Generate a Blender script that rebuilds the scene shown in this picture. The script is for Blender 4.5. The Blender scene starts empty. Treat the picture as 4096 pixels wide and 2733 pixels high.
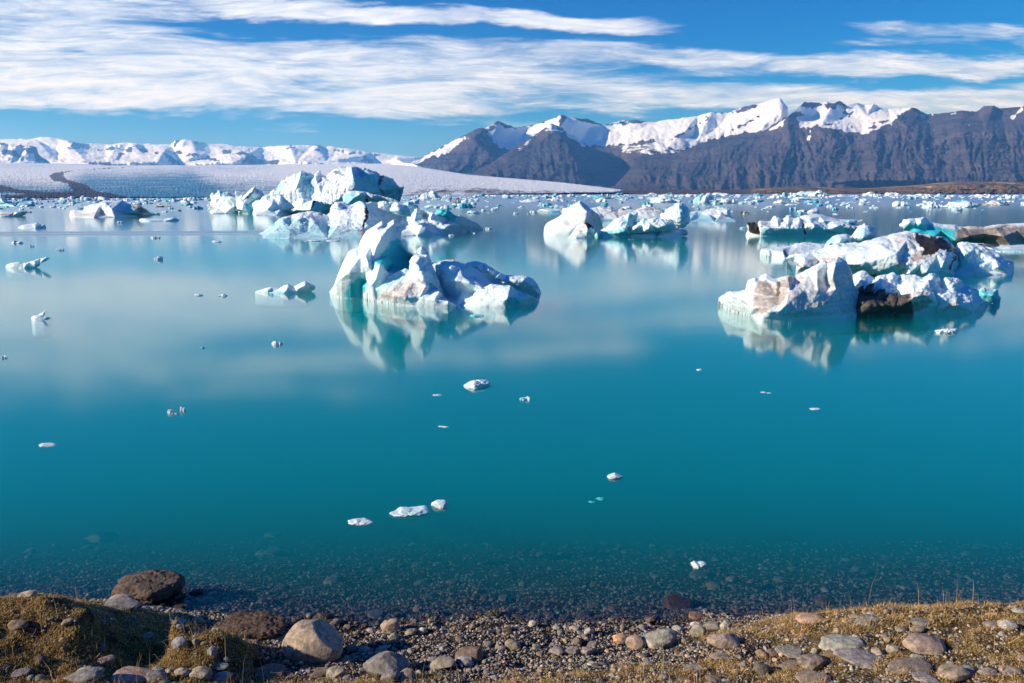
import bpy, math, random
import numpy as np
from mathutils import Vector
from mathutils.geometry import delaunay_2d_cdt

random.seed(7)
RNG = np.random.RandomState(11)
scene = bpy.context.scene
COL = scene.collection

# ------------------------------------------------------------------ camera
F, CX, CY, HZ, CH = 3186.0, 2048.0, 1366.5, 772.0, 4.0
PITCH = math.atan((CY - HZ) / F)
CT, ST = math.cos(PITCH), math.sin(PITCH)
cam = bpy.data.cameras.new('camera')
cam.sensor_width = 36.0
cam.lens = 36.0 * F / 4096.0
cam.clip_start = 0.1
cam.clip_end = 80000.0
camo = bpy.data.objects.new('camera', cam)
COL.objects.link(camo)
camo.location = (0, 0, CH)
camo.rotation_euler = (math.pi / 2 - PITCH, 0, 0)
scene.camera = camo


def rays(px, py):
    xc = (np.asarray(px, float) - CX) / F
    yc = (CY - np.asarray(py, float)) / F
    return xc, CT + yc * ST, -ST + yc * CT


def at_Y(px, py, Y):
    dx, dy, dz = rays(px, py)
    t = np.asarray(Y, float) / dy
    return np.stack([dx * t, dy * t, CH + dz * t], -1)


def wl_Y(py):
    dx, dy, dz = rays(0, py)
    return CH / np.maximum(-dz, 1e-5) * dy


# ------------------------------------------------------------------ noise
_g = RNG.normal(size=(256, 3))
_g /= np.linalg.norm(_g, axis=1)[:, None]


def pnoise(P):
    P = np.asarray(P, float)
    I = np.floor(P).astype(np.int64)
    f = P - I
    w = f * f * f * (f * (f * 6 - 15) + 10)
    out = np.zeros(len(P))
    for a in (0, 1):
        for b in (0, 1):
            for c in (0, 1):
                h = ((I[:, 0] + a) * 73856093) ^ ((I[:, 1] + b) * 19349663) ^ ((I[:, 2] + c) * 83492791)
                h = ((h ^ (h >> 13)) * 1274126177) & 0x7fffffff
                g = _g[(h >> 9) & 255]
                d = g[:, 0] * (f[:, 0] - a) + g[:, 1] * (f[:, 1] - b) + g[:, 2] * (f[:, 2] - c)
                ww = (w[:, 0] if a else 1 - w[:, 0]) * (w[:, 1] if b else 1 - w[:, 1]) * (w[:, 2] if c else 1 - w[:, 2])
                out += d * ww
    return out * 1.5


def fbm(P, octv=4, gain=.5, lac=2.03):
    P = np.asarray(P, float)
    s, a = np.zeros(len(P)), 1.0
    for k in range(octv):
        s += a * pnoise(P + 17.3 * k)
        P = P * lac
        a *= gain
    return s


def ridged(P, octv=4, gain=.5):
    P = np.asarray(P, float)
    s, a = np.zeros(len(P)), 1.0
    for k in range(octv):
        s += a * (1 - 2 * np.abs(pnoise(P + 9.1 * k)))
        P = P * 2.03
        a *= gain
    return s


def facets(P, seed=0):
    """broken ice: every random cell has a flat face of its own tilt"""
    P = np.asarray(P, float)
    I = np.floor(P).astype(np.int64)
    d1, d2 = np.full(len(P), 9.), np.full(len(P), 9.)
    h1, h2 = np.zeros(len(P)), np.zeros(len(P))
    for a in (-1, 0, 1):
        for b in (-1, 0, 1):
            for c in (-1, 0, 1):
                J = I + (a, b, c)
                h = (J[:, 0] * 73856093) ^ (J[:, 1] * 19349663) ^ (J[:, 2] * 83492791) ^ (seed * 7919)
                h = ((h ^ (h >> 13)) * 1274126177) & 0x7fffffff
                o = _g[(h >> 5) & 255] * .45 + .5
                g_ = _g[(h >> 14) & 255]
                q = P - (J + o)
                d = (q * q).sum(1)
                hh = (q * g_).sum(1) + g_[:, 0] * .3
                n1 = d < d1
                n2 = (~n1) & (d < d2)
                d2 = np.where(n1, d1, np.where(n2, d, d2))
                h2 = np.where(n1, h1, np.where(n2, hh, h2))
                d1 = np.where(n1, d, d1)
                h1 = np.where(n1, hh, h1)
    w_ = np.clip((np.sqrt(d2) - np.sqrt(d1)) / .22, 0, 1) * .5 + .5
    return h1 * w_ + h2 * (1 - w_)


def rbf_fit(X, v, p=1.0):
    X = np.asarray(X, float)
    n = len(X)
    D = np.linalg.norm(X[:, None] - X[None], axis=2) ** p
    A = np.zeros((n + 3, n + 3))
    A[:n, :n] = D
    A[:n, n] = 1
    A[:n, n + 1:] = X
    A[n, :n] = 1
    A[n + 1:, :n] = X.T
    A[:n, :n] += -np.eye(n) * 1e-6
    sol = np.linalg.lstsq(A, np.concatenate([v, [0, 0, 0]]), rcond=None)[0]

    def ev(Q):
        Q = np.asarray(Q, float)
        out = np.empty(len(Q))
        for i in range(0, len(Q), 20000):
            q = Q[i:i + 20000]
            d = np.linalg.norm(q[:, None] - X[None], axis=2) ** p
            out[i:i + 20000] = d @ sol[:n] + sol[n] + q @ sol[n + 1:]
        return out
    return ev


def lin_fit(X, v, n_out, fallback, mixf):
    """flat faces between the traced points, blended with the smooth field"""
    X = np.asarray(X, float)
    res = delaunay_2d_cdt([Vector(q) for q in X], [(i, (i + 1) % n_out) for i in range(n_out)], [], 0, 1e-5)
    NV = np.array([tuple(q) for q in res[0]])
    val = np.zeros(len(NV))
    for i, og in enumerate(res[3]):
        val[i] = v[og[0]] if og else fallback(NV[i:i + 1])[0]
    tr = np.array([f for f in res[2] if len(f) == 3], int)

    def ev(Q):
        Q = np.asarray(Q, float)
        base_ = fallback(Q)
        out = base_.copy()
        for a, b, c in tr:
            A, B, C = NV[a], NV[b], NV[c]
            lo, hi = np.minimum(np.minimum(A, B), C), np.maximum(np.maximum(A, B), C)
            k = np.nonzero((Q[:, 0] >= lo[0]) & (Q[:, 0] <= hi[0]) & (Q[:, 1] >= lo[1]) & (Q[:, 1] <= hi[1]))[0]
            if not len(k): continue
            det = (B[0] - A[0]) * (C[1] - A[1]) - (C[0] - A[0]) * (B[1] - A[1])
            if abs(det) < 1e-12: continue
            q = Q[k] - A
            u = (q[:, 0] * (C[1] - A[1]) - q[:, 1] * (C[0] - A[0])) / det
            w_ = (q[:, 1] * (B[0] - A[0]) - q[:, 0] * (B[1] - A[1])) / det
            ins = (u >= -1e-6) & (w_ >= -1e-6) & (u + w_ <= 1 + 1e-6)
            kk = k[ins]
            L = val[a] * (1 - u[ins] - w_[ins]) + val[b] * u[ins] + val[c] * w_[ins]
            out[kk] = L * mixf + base_[kk] * (1 - mixf)
        return out
    return ev


def poly_sd(poly, Q):
    """signed distance to a polygon, positive inside"""
    poly = np.asarray(poly, float)
    Q = np.asarray(Q, float)
    d = np.full(len(Q), 1e18)
    ins = np.zeros(len(Q), bool)
    n = len(poly)
    for i in range(n):
        a, b = poly[i], poly[(i + 1) % n]
        ab = b - a
        t = np.clip(((Q - a) @ ab) / max(ab @ ab, 1e-9), 0, 1)
        d = np.minimum(d, np.linalg.norm(Q - a - t[:, None] * ab, axis=1))
        if a[1] != b[1]:
            c = ((a[1] > Q[:, 1]) != (b[1] > Q[:, 1])) & (Q[:, 0] < (b[0] - a[0]) * (Q[:, 1] - a[1]) / (b[1] - a[1]) + a[0])
            ins ^= c
    return np.where(ins, d, -d)


# ------------------------------------------------------------------ objects
def tag(o, label=None, cat=None, group=None, kind=None):
    if label: o['label'] = label
    if cat: o['category'] = cat
    if group: o['group'] = group
    if kind: o['kind'] = kind
    return o


def new_mesh(name, V, faces, mat, attrs=None, smooth=True):
    """faces: int array (n,3)"""
    V = np.asarray(V, np.float32)
    Fc = np.asarray(faces, np.int32)
    k = Fc.shape[1]
    me = bpy.data.meshes.new(name)
    me.vertices.add(len(V))
    me.vertices.foreach_set('co', V.ravel())
    me.loops.add(Fc.size)
    me.loops.foreach_set('vertex_index', Fc.ravel())
    me.polygons.add(len(Fc))
    me.polygons.foreach_set('loop_start', np.arange(0, Fc.size, k, dtype=np.int32))
    me.update(calc_edges=True)
    if True:
        me.polygons.foreach_set('use_smooth', np.full(len(Fc), bool(smooth)))
    for an, av in (attrs or {}).items():
        av = np.asarray(av, np.float32)
        if av.ndim == 1:
            at = me.attributes.new(an, 'FLOAT', 'POINT')
            at.data.foreach_set('value', av)
        else:
            at = me.attributes.new(an, 'FLOAT_COLOR', 'POINT')
            at.data.foreach_set('color', av.ravel())
    me.validate()
    if mat: me.materials.append(mat)
    return me


def link(name, me, parent=None):
    o = bpy.data.objects.new(name, me)
    COL.objects.link(o)
    if parent: o.parent = parent
    return o


def vnormals(V, Fc):
    a, b, c = V[Fc[:, 0]], V[Fc[:, 1]], V[Fc[:, 2]]
    n = np.cross(b - a, c - a)
    N = np.zeros_like(V)
    for k in range(3):
        np.add.at(N, Fc[:, k], n)
    return N / np.maximum(np.linalg.norm(N, axis=1), 1e-12)[:, None]


def relief_data(T, outline, ctrl, step=4.0, back=3.0, base=None, edge=0.3, nz=(0.05, 0.5), nz2=None,
                paint=(), absY=False, depth=0.6, field=None, p=1.0, yfunc=None, clamp=None, chisel=.6, flat=.8):
    """A solid traced from the photo: outline and inner points carry their own distances.
    outline items (x,y), (x,y,dz) or (x,y,'w') (at the waterline); dz = metres nearer than the base distance."""
    x0, y0, s = T
    cv = lambda q: (x0 + q[0] * s, y0 + q[1] * s)
    O = [cv(q) for q in outline]
    isw = [len(q) > 2 and q[2] == 'w' for q in outline]
    if base is not None: Y0 = base
    else: Y0 = float(np.mean([wl_Y(O[i][1]) for i in range(len(O)) if isw[i]]))
    if absY: Yo = [q[2] for q in outline]
    else: Yo = [float(wl_Y(O[i][1])) if isw[i] else Y0 - (q[2] if len(q) > 2 else -abs(edge)) for i, q in enumerate(outline)]
    cP = [cv(q) for q in ctrl]
    cY = [(q[2] if absY else Y0 - q[2]) for q in ctrl]
    ev = yfunc or rbf_fit(np.array(O + cP) / 100.0, np.array(Yo + cY, float), p)
    if not yfunc and flat > 0: ev = lin_fit(np.array(O + cP) / 100.0, np.array(Yo + cY, float), len(O), ev, flat)
    if yfunc: Yo = list(yfunc(np.array(O) / 100.0))
    # dense outline
    P2, Yd, Wd = [], [], []
    n = len(O)
    for i in range(n):
        a, b = np.array(O[i]), np.array(O[(i + 1) % n])
        L = np.linalg.norm(b - a)
        m = max(1, int(L / step))
        w = isw[i] and isw[(i + 1) % n]
        for k in range(m):
            t = k / m
            q = a + (b - a) * t
            P2.append(q)
            if w: Yd.append(float(wl_Y(q[1])))
            elif yfunc: Yd.append(float(yfunc(q[None] / 100.0)[0]))
            elif k == 0: Yd.append(Yo[i])
            else: Yd.append(Yo[i] + (Yo[(i + 1) % n] - Yo[i]) * t)
            Wd.append(w or (k == 0 and isw[i]))
    nb = len(P2)
    P2 = np.array(P2)
    poly = P2.copy()
    lo, hi = poly.min(0), poly.max(0)
    gx = np.arange(lo[0], hi[0], step)
    gy = np.arange(lo[1], hi[1], step * .866)
    G = np.stack(np.meshgrid(gx, gy), -1)
    G[1::2, :, 0] += step / 2
    G = G.reshape(-1, 2)
    rs = np.random.RandomState(int(abs(lo[0]) * 7 + abs(lo[1]) * 3) % 100000)
    G = G + rs.uniform(-.2, .2, G.shape) * step
    sd = poly_sd(poly, G)
    G = G[sd > step * .45]
    allP = np.concatenate([P2, G])
    res = delaunay_2d_cdt([Vector(q) for q in allP], [(i, (i + 1) % nb) for i in range(nb)], [], 1, 1e-4)
    V2 = np.array([tuple(v) for v in res[0]])
    tris = [f for f in res[2] if len(f) == 3]
    Fc = np.array(tris, int)
    Y = ev(V2 / 100.0)
    W = np.zeros(len(V2), bool)
    for i, og in enumerate(res[3]):
        for g in og:
            if g < nb:
                Y[i] = Yd[g]
                W[i] = Wd[g]
                break
    # orient: front faces towards the camera (px right, py down)
    a, b, c = V2[Fc[:, 0]], V2[Fc[:, 1]], V2[Fc[:, 2]]
    cr = (b[:, 0] - a[:, 0]) * (c[:, 1] - a[:, 1]) - (b[:, 1] - a[:, 1]) * (c[:, 0] - a[:, 0])
    Fc = Fc[np.abs(cr) > 1e-9]
    cr = cr[np.abs(cr) > 1e-9]
    Fc[cr > 0] = Fc[cr > 0][:, [0, 2, 1]]
    dE = np.maximum(poly_sd(poly, V2), 0)
    size = max(hi[1] - lo[1], 1)
    fE = 1 - np.exp(-dE / (size * .18))
    if clamp is None: clamp = (not absY) and base is None
    if clamp:      # keep the faces from hanging out far over their own waterline
        wp = np.array([(P2[i][0], P2[i][1]) for i in range(nb) if Wd[i]])
        cols = np.arange(lo[0], hi[0] + 4, 4.0)
        wy = np.array([wp[np.abs(wp[:, 0] - c_) < 10][:, 1].max() if (np.abs(wp[:, 0] - c_) < 10).any() else np.nan for c_ in cols])
        ok = ~np.isnan(wy)
        wyi = np.interp(V2[:, 0], cols[ok], wy[ok])
        Lm = wl_Y(wyi) * (1 - .03 * np.clip((wyi - V2[:, 1] - 3) / 90, 0, 1))
        kk = Y0 * .0012
        dd_ = np.clip((Y - Lm) / kk, -40, 40)
        Yc = Lm + kk * np.log1p(np.exp(dd_))
        Y = np.where(W, Y, np.where(dd_ >= 39, Y, Yc))
    if field is not None:
        Y = Y - field(V2) * np.where(W, 0, fE)
    Vf = at_Y(V2[:, 0], V2[:, 1], Y)
    Yb = Y + back * (.3 + .7 * fE)
    Vb = at_Y(V2[:, 0], V2[:, 1], Yb)
    Vb[:, 2] = np.minimum(Vb[:, 2], Vf[:, 2]) - .02 * back * fE
    Vf[W, 2] = -depth
    Vb[W, 2] = -depth * 1.3
    # boundary edges
    from collections import defaultdict
    ec = defaultdict(int)
    for f in Fc.tolist():
        for k in range(3):
            ec[(f[k], f[(k + 1) % 3])] += 1
    be = [e for e in ec if (e[1], e[0]) not in ec]
    nV = len(V2)
    st = []
    for i, j in be:
        st.append((j, i, i + nV))
        st.append((j, i + nV, j + nV))
    V = np.concatenate([Vf, Vb])
    FF = np.concatenate([Fc, Fc[:, ::-1] + nV, np.array(st, int).reshape(-1, 3)])
    N = vnormals(V, FF)
    amp, sc = nz
    if absY: d = amp * (fbm(V / sc, 5, .5) * .9 + .35 * ridged(V / (sc * .7) + 3.1, 3))
    else: d = amp * (fbm(V / sc, 5, .55) * .55 + .35 * ridged(V / (sc * .7) + 3.1, 3) + (1.5 * facets(V / (sc * 1.5), 3) + .7 * facets(V / (sc * .6) + 5, 4)) * chisel)
    if nz2: d += nz2[0] * fbm(V / nz2[1] + 40, 3)
    Wt = np.concatenate([W, W])
    d[Wt] *= .4
    hz_ = np.clip(V[:, 2] / (.012 * Y0), .25, 1) if not absY else 1
    d = d * hz_
    disp = N * d[:, None]
    if absY: disp[Wt, 2] = 0
    else: disp[Wt] = 0
    V = V + disp
    at = {'blue': np.zeros(2 * nV), 'dirt': np.zeros(2 * nV)}  # on some iceberg faces these masks also carry painted shade
    jit = fbm(np.concatenate([V2 / (size * .06), np.zeros((nV, 1))], 1), 3) * size * .03
    for kind, val, soft, pl in paint:
        sdp = poly_sd([cv(q) for q in pl], V2) + jit * (1 if soft > 0 else 0)
        m = np.clip(sdp / (abs(soft) * s) * .5 + .5, 0, 1)
        m = m * m * (3 - 2 * m) * val
        at[kind] = np.maximum(at[kind], np.concatenate([m, m])) if val >= 0 else at[kind] * (1 + np.concatenate([m, m]))
    return V, FF, at


def relief(name, T, outline, ctrl, mat, parent=None, **k):
    V, FF, at = relief_data(T, outline, ctrl, **k)
    if parent is not None:
        V = V - np.array(parent.location)
    else:
        c = np.array([V[:, 0].mean(), V[:, 1].mean(), 0])
        V = V - c
    o = link(name, new_mesh(name, V, FF, mat, at), parent)
    if parent is None: o.location = c
    return o


def empty_at(name, px, py):
    o = bpy.data.objects.new(name, None)
    COL.objects.link(o)
    o.location = tuple(at_Y(px, py, wl_Y(py)))
    o.location.z = 0
    o.empty_display_size = .5
    return o
# ------------------------------------------------------------------ material helpers
def M(name):
    m = bpy.data.materials.new(name)
    m.use_nodes = True
    nt = m.node_tree
    nt.nodes.clear()
    return m, nt


class NT:
    def __init__(s, nt): s.t = nt

    def n(s, typ, ins=None, **kw):
        nd = s.t.nodes.new(typ)
        for k, v in kw.items(): setattr(nd, k, v)
        for k, v in (ins or {}).items():
            sock = nd.inputs[k]
            if hasattr(v, 'is_output'): s.t.links.new(v, sock)
            else: sock.default_value = v
        return nd

    def math(s, op, a, b=None, c=None, clamp=False):
        nd = s.t.nodes.new('ShaderNodeMath')
        nd.operation = op
        nd.use_clamp = clamp
        for i, v in enumerate((a, b, c)):
            if v is None: continue
            if hasattr(v, 'is_output'): s.t.links.new(v, nd.inputs[i])
            else: nd.inputs[i].default_value = v
        return nd.outputs[0]

    def mix(s, f, a, b):
        nd = s.t.nodes.new('ShaderNodeMix')
        nd.data_type = 'RGBA'
        for i, v in ((0, f), (6, a), (7, b)):
            if hasattr(v, 'is_output'): s.t.links.new(v, nd.inputs[i])
            else: nd.inputs[i].default_value = v if i == 0 else (tuple(v) + (1,))[:4]
        return nd.outputs[2]

    def ramp(s, f, lo, hi, a=0.0, b=1.0, smooth=True):
        nd = s.n('ShaderNodeMapRange', {'Value': f, 'From Min': lo, 'From Max': hi, 'To Min': a, 'To Max': b})
        nd.interpolation_type = 'SMOOTHSTEP' if smooth else 'LINEAR'
        return nd.outputs[0]

    def noise(s, vec, scale, detail=4, rough=.5, dist=0.0):
        return s.n('ShaderNodeTexNoise', {'Vector': vec, 'Scale': scale, 'Detail': detail, 'Roughness': rough, 'Distortion': dist}).outputs[0]

    def attr(s, name, out='Fac'):
        return s.n('ShaderNodeAttribute', attribute_name=name).outputs[out]

    def scale(s, vec, xyz):
        return s.n('ShaderNodeVectorMath', {0: vec, 1: xyz}, operation='MULTIPLY').outputs[0]


def ice_material(name, k=1.0, white=(.72, .88, .93), turq=(.05, .58, .66), sss=.12, bump=.5):
    """k: size of the grain in metres"""
    m, nt = M(name)
    g = NT(nt)
    pos = g.n('ShaderNodeNewGeometry').outputs['Position']
    blue, dirt = g.attr('blue'), g.attr('dirt')
    n1 = g.noise(pos, 1.3 / k, 5, .6)
    n2 = g.noise(pos, 7.0 / k, 5, .65)
    lay = g.noise(g.scale(pos, (.6, .6, 5.0)), 1.4 / k, 4, .6, .6)
    bf = g.ramp(g.math('ADD', blue, g.math('MULTIPLY', g.math('SUBTRACT', n1, .5), .7)), .12, .95)
    soft = g.ramp(n1, .45, .8, 0, .18)
    bf = g.math('MAXIMUM', bf, soft)
    c = g.mix(bf, white, turq)
    dn = g.math('ADD', g.math('MULTIPLY', g.math('SUBTRACT', n2, .5), .9), g.math('MULTIPLY', g.math('SUBTRACT', lay, .5), .9))
    d1 = g.math('MULTIPLY', g.ramp(g.math('ADD', dirt, dn), .12, .75), g.ramp(dirt, .02, .3))
    dc = g.mix(g.ramp(dirt, .4, .95), (.56, .50, .44), (.019, .016, .015))
    c = g.mix(g.math('MULTIPLY', d1, .985), c, dc)
    h = g.math('ADD', g.math('MULTIPLY', n2, .5), g.math('MULTIPLY', g.noise(pos, 22 / k, 3, .6), .25))
    h = g.math('ADD', h, n1)
    bp = g.n('ShaderNodeBump', {'Strength': bump, 'Distance': .09 * k, 'Height': h}).outputs[0]
    ss = g.math('MULTIPLY', g.math('SUBTRACT', 1.0, d1), sss)
    p = g.n('ShaderNodeBsdfPrincipled', {'Base Color': c, 'Roughness': .42, 'Normal': bp, 'IOR': 1.31,
                                         'Subsurface Weight': ss, 'Subsurface Scale': .25 * k, 'Specular IOR Level': .4})
    p.inputs['Subsurface Radius'].default_value = (.25, .8, 1.0)
    o = g.n('ShaderNodeOutputMaterial', {'Surface': p.outputs[0]})
    return m


ICE = ice_material('ice_near', .8)
ICE_MID = ice_material('ice_mid', 2.2, sss=.15)
ICE_FAR = ice_material('ice_far', 5.0, sss=0.0, turq=(.07, .48, .62))


def snowrock_material(name, k, rock=(.070, .070, .098), rock2=(.038, .041, .064), snow=(.78, .87, .93)):
    m, nt = M(name)
    g = NT(nt)
    pos = g.n('ShaderNodeNewGeometry').outputs['Position']
    s = g.attr('blue')        # here: snow cover
    r = g.attr('dirt')        # here: rock outcrop
    n = g.noise(pos, 1 / (60 * k), 8, .68)
    n2 = g.noise(g.scale(pos, (1, .4, 4)), 1 / (110 * k), 6, .65)
    sn = g.math('SUBTRACT', s, r)
    f = g.ramp(g.math('ADD', sn, g.math('ADD', g.math('MULTIPLY', g.math('SUBTRACT', n, .5), 1.0), g.math('MULTIPLY', g.math('SUBTRACT', n2, .5), .9))), .42, .60)
    strat = g.noise(g.scale(pos, (.12, .12, 3.2)), 1 / (90 * k), 5, .6)
    rc = g.mix(g.ramp(strat, .35, .65), rock, rock2)
    rc = g.mix(g.ramp(g.noise(pos, 1 / (350 * k), 4), .4, .7), rc, (.095, .084, .100))
    c = g.mix(f, rc, snow)
    h = g.math('ADD', n, g.math('MULTIPLY', strat, g.math('SUBTRACT', 1.0, f)))
    bp = g.n('ShaderNodeBump', {'Strength': g.math('SUBTRACT', .9, g.math('MULTIPLY', f, .75)), 'Distance': 28 * k, 'Height': h}).outputs[0]
    p = g.n('ShaderNodeBsdfPrincipled', {'Base Color': c, 'Roughness': .85, 'Normal': bp, 'Specular IOR Level': .15})
    g.n('ShaderNodeOutputMaterial', {'Surface': p.outputs[0]})
    return m


MOUNT = snowrock_material('mountain_rock_snow', 1.0)
CAPM = snowrock_material('ice_cap_snow', 1.6)


def glacier_material():
    m, nt = M('glacier_ice')
    g = NT(nt)
    pos = g.n('ShaderNodeNewGeometry').outputs['Position']
    b, d = g.attr('blue'), g.attr('dirt')
    n = g.noise(g.scale(pos, (1, .06, 1)), 1 / 18.0, 8, .78)
    n2 = g.noise(g.scale(pos, (1, .08, 1)), 1 / 60.0, 5, .7)
    f = g.ramp(g.math('ADD', b, g.math('MULTIPLY', g.math('SUBTRACT', n, .5), 2.6)), .25, .85)
    c = g.mix(f, (.76, .85, .90), (.07, .27, .46))
    df = g.ramp(g.math('ADD', d, g.math('ADD', g.math('MULTIPLY', g.math('SUBTRACT', n, .5), 1.2), g.math('MULTIPLY', g.math('SUBTRACT', n2, .5), .8))), .38, .75)
    c = g.mix(g.math('MULTIPLY', df, .86), c, (.05, .055, .08))
    bp = g.n('ShaderNodeBump', {'Strength': .9, 'Distance': 6.0, 'Height': n}).outputs[0]
    p = g.n('ShaderNodeBsdfPrincipled', {'Base Color': c, 'Roughness': .7, 'Normal': bp, 'Specular IOR Level': .2})
    g.n('ShaderNodeOutputMaterial', {'Surface': p.outputs[0]})
    return m


GLAC = glacier_material()


def shore_material():
    m, nt = M('far_shore_earth')
    g = NT(nt)
    pos = g.n('ShaderNodeNewGeometry').outputs['Position']
    d = g.attr('dirt')
    n = g.noise(g.scale(pos, (1, .3, 1)), 1 / 45.0, 7, .68)
    c = g.mix(g.ramp(n, .35, .62), (.075, .060, .048), (.23, .165, .09))
    c = g.mix(g.math('MULTIPLY', g.ramp(g.math('ADD', d, g.math('SUBTRACT', n, .5)), .3, .8), .9), (.085, .070, .072), c)
    c = g.mix(g.math('MULTIPLY', g.ramp(g.noise(g.scale(pos, (.5, .2, 1)), 1 / 60.0, 4), .55, .68), g.ramp(d, .4, .9)), c, (.42, .30, .16))
    bp = g.n('ShaderNodeBump', {'Strength': .9, 'Distance': 9.0, 'Height': n}).outputs[0]
    p = g.n('ShaderNodeBsdfPrincipled', {'Base Color': c, 'Roughness': .9, 'Normal': bp, 'Specular IOR Level': .1})
    g.n('ShaderNodeOutputMaterial', {'Surface': p.outputs[0]})
    return m


SHORE = shore_material()


def rock_material(name, use_attr=False, k=1.0, bump=.6, wet=False):
    m, nt = M(name)
    g = NT(nt)
    tc = g.n('ShaderNodeTexCoord').outputs['Object']
    pos = g.n('ShaderNodeNewGeometry').outputs['Position']
    if use_attr:
        base = g.attr('col', 'Color')
    else:
        base = g.n('ShaderNodeObjectInfo').outputs['Color']
    n = g.noise(pos, 22 / k, 7, .7)
    n2 = g.noise(pos, 90 / k, 4, .7)
    dark = g.n('ShaderNodeVectorMath', {0: base, 1: (.5, .48, .46)}, operation='MULTIPLY').outputs[0]
    lite = g.n('ShaderNodeVectorMath', {0: base, 1: (1.5, 1.45, 1.35)}, operation='MULTIPLY').outputs[0]
    c = g.mix(g.ramp(n, .3, .72), dark, lite)
    c = g.mix(g.ramp(n2, .62, .75, 0, .5), c, dark)
    z = g.n('ShaderNodeSeparateXYZ', {0: pos}).outputs[2]
    wetf = g.ramp(g.math('ADD', z, g.math('MULTIPLY', g.math('SUBTRACT', n, .5), .04)), .015, .05, 1, 0)
    c = g.mix(wetf, c, g.n('ShaderNodeVectorMath', {0: c, 1: (.22, .22, .25)}, operation='MULTIPLY').outputs[0])
    bp = g.n('ShaderNodeBump', {'Strength': bump, 'Distance': .02 * k, 'Height': g.math('ADD', n, g.math('MULTIPLY', n2, .4))}).outputs[0]
    p = g.n('ShaderNodeBsdfPrincipled', {'Base Color': c, 'Roughness': g.math('SUBTRACT', .85, g.math('MULTIPLY', wetf, .5)), 'Normal': bp, 'Specular IOR Level': .25})
    g.n('ShaderNodeOutputMaterial', {'Surface': p.outputs[0]})
    return m


ROCK = rock_material('stone')
ROUGHROCK = rock_material('rugged_stone', k=2.0, bump=1.0)
GRAVEL = rock_material('gravel_stone', True, k=.6)


def ground_material():
    m, nt = M('shore_ground')
    g = NT(nt)
    pos = g.n('ShaderNodeNewGeometry').outputs['Position']
    gr = g.attr('grass')
    vo = g.n('ShaderNodeTexVoronoi', {'Vector': pos, 'Scale': 55.0})
    vo2 = g.n('ShaderNodeTexVoronoi', {'Vector': pos, 'Scale': 24.0})
    n = g.noise(pos, 9, 6, .7)
    n3 = g.noise(pos, 60, 4, .7)
    sep = g.n('ShaderNodeSeparateColor', {0: vo.outputs['Color']}).outputs[0]
    c = g.mix(sep, (.05, .047, .045), (.24, .22, .20))
    c = g.mix(g.ramp(vo.outputs['Distance'], .2, .5), c, (.018, .015, .014))
    soil = g.mix(g.ramp(n3, .35, .65), (.022, .015, .009), (.085, .055, .026))
    moss = g.mix(g.ramp(n3, .4, .65), (.09, .066, .02), (.29, .20, .08))
    ground = g.mix(g.ramp(n, .40, .55), soil, moss)
    gf = g.ramp(g.math('ADD', gr, g.math('MULTIPLY', g.math('SUBTRACT', n, .5), 1.2)), .3, .6)
    c = g.mix(gf, c, ground)
    z = g.n('ShaderNodeSeparateXYZ', {0: pos}).outputs[2]
    wetf = g.ramp(g.math('ADD', z, g.math('MULTIPLY', g.math('SUBTRACT', n, .5), .06)), .0, .05, 1, 0)
    c = g.mix(wetf, c, g.n('ShaderNodeVectorMath', {0: c, 1: (.25, .26, .29)}, operation='MULTIPLY').outputs[0])
    h = g.math('ADD', g.math('MULTIPLY', vo.outputs['Distance'], -1.0), g.math('MULTIPLY', n3, .6))
    bp = g.n('ShaderNodeBump', {'Strength': .9, 'Distance': .015, 'Height': h}).outputs[0]
    p = g.n('ShaderNodeBsdfPrincipled', {'Base Color': c, 'Roughness': .9, 'Normal': bp, 'Specular IOR Level': .15})
    g.n('ShaderNodeOutputMaterial', {'Surface': p.outputs[0]})
    return m


GROUND = ground_material()


def blade_material():
    m, nt = M('dry_grass')
    g = NT(nt)
    c = g.attr('col', 'Color')
    d = g.n('ShaderNodeBsdfDiffuse', {'Color': c})
    t = g.n('ShaderNodeBsdfTranslucent', {'Color': c})
    mx = g.n('ShaderNodeMixShader', {0: .35, 1: d.outputs[0], 2: t.outputs[0]})
    g.n('ShaderNodeOutputMaterial', {'Surface': mx.outputs[0]})
    return m


BLADE = blade_material()


# ---- tunables
WAT_SC, WAT_SD = (.0, .36, .375), .29
WAT_AC, WAT_AD = (.0, .69, .76), .255


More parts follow.
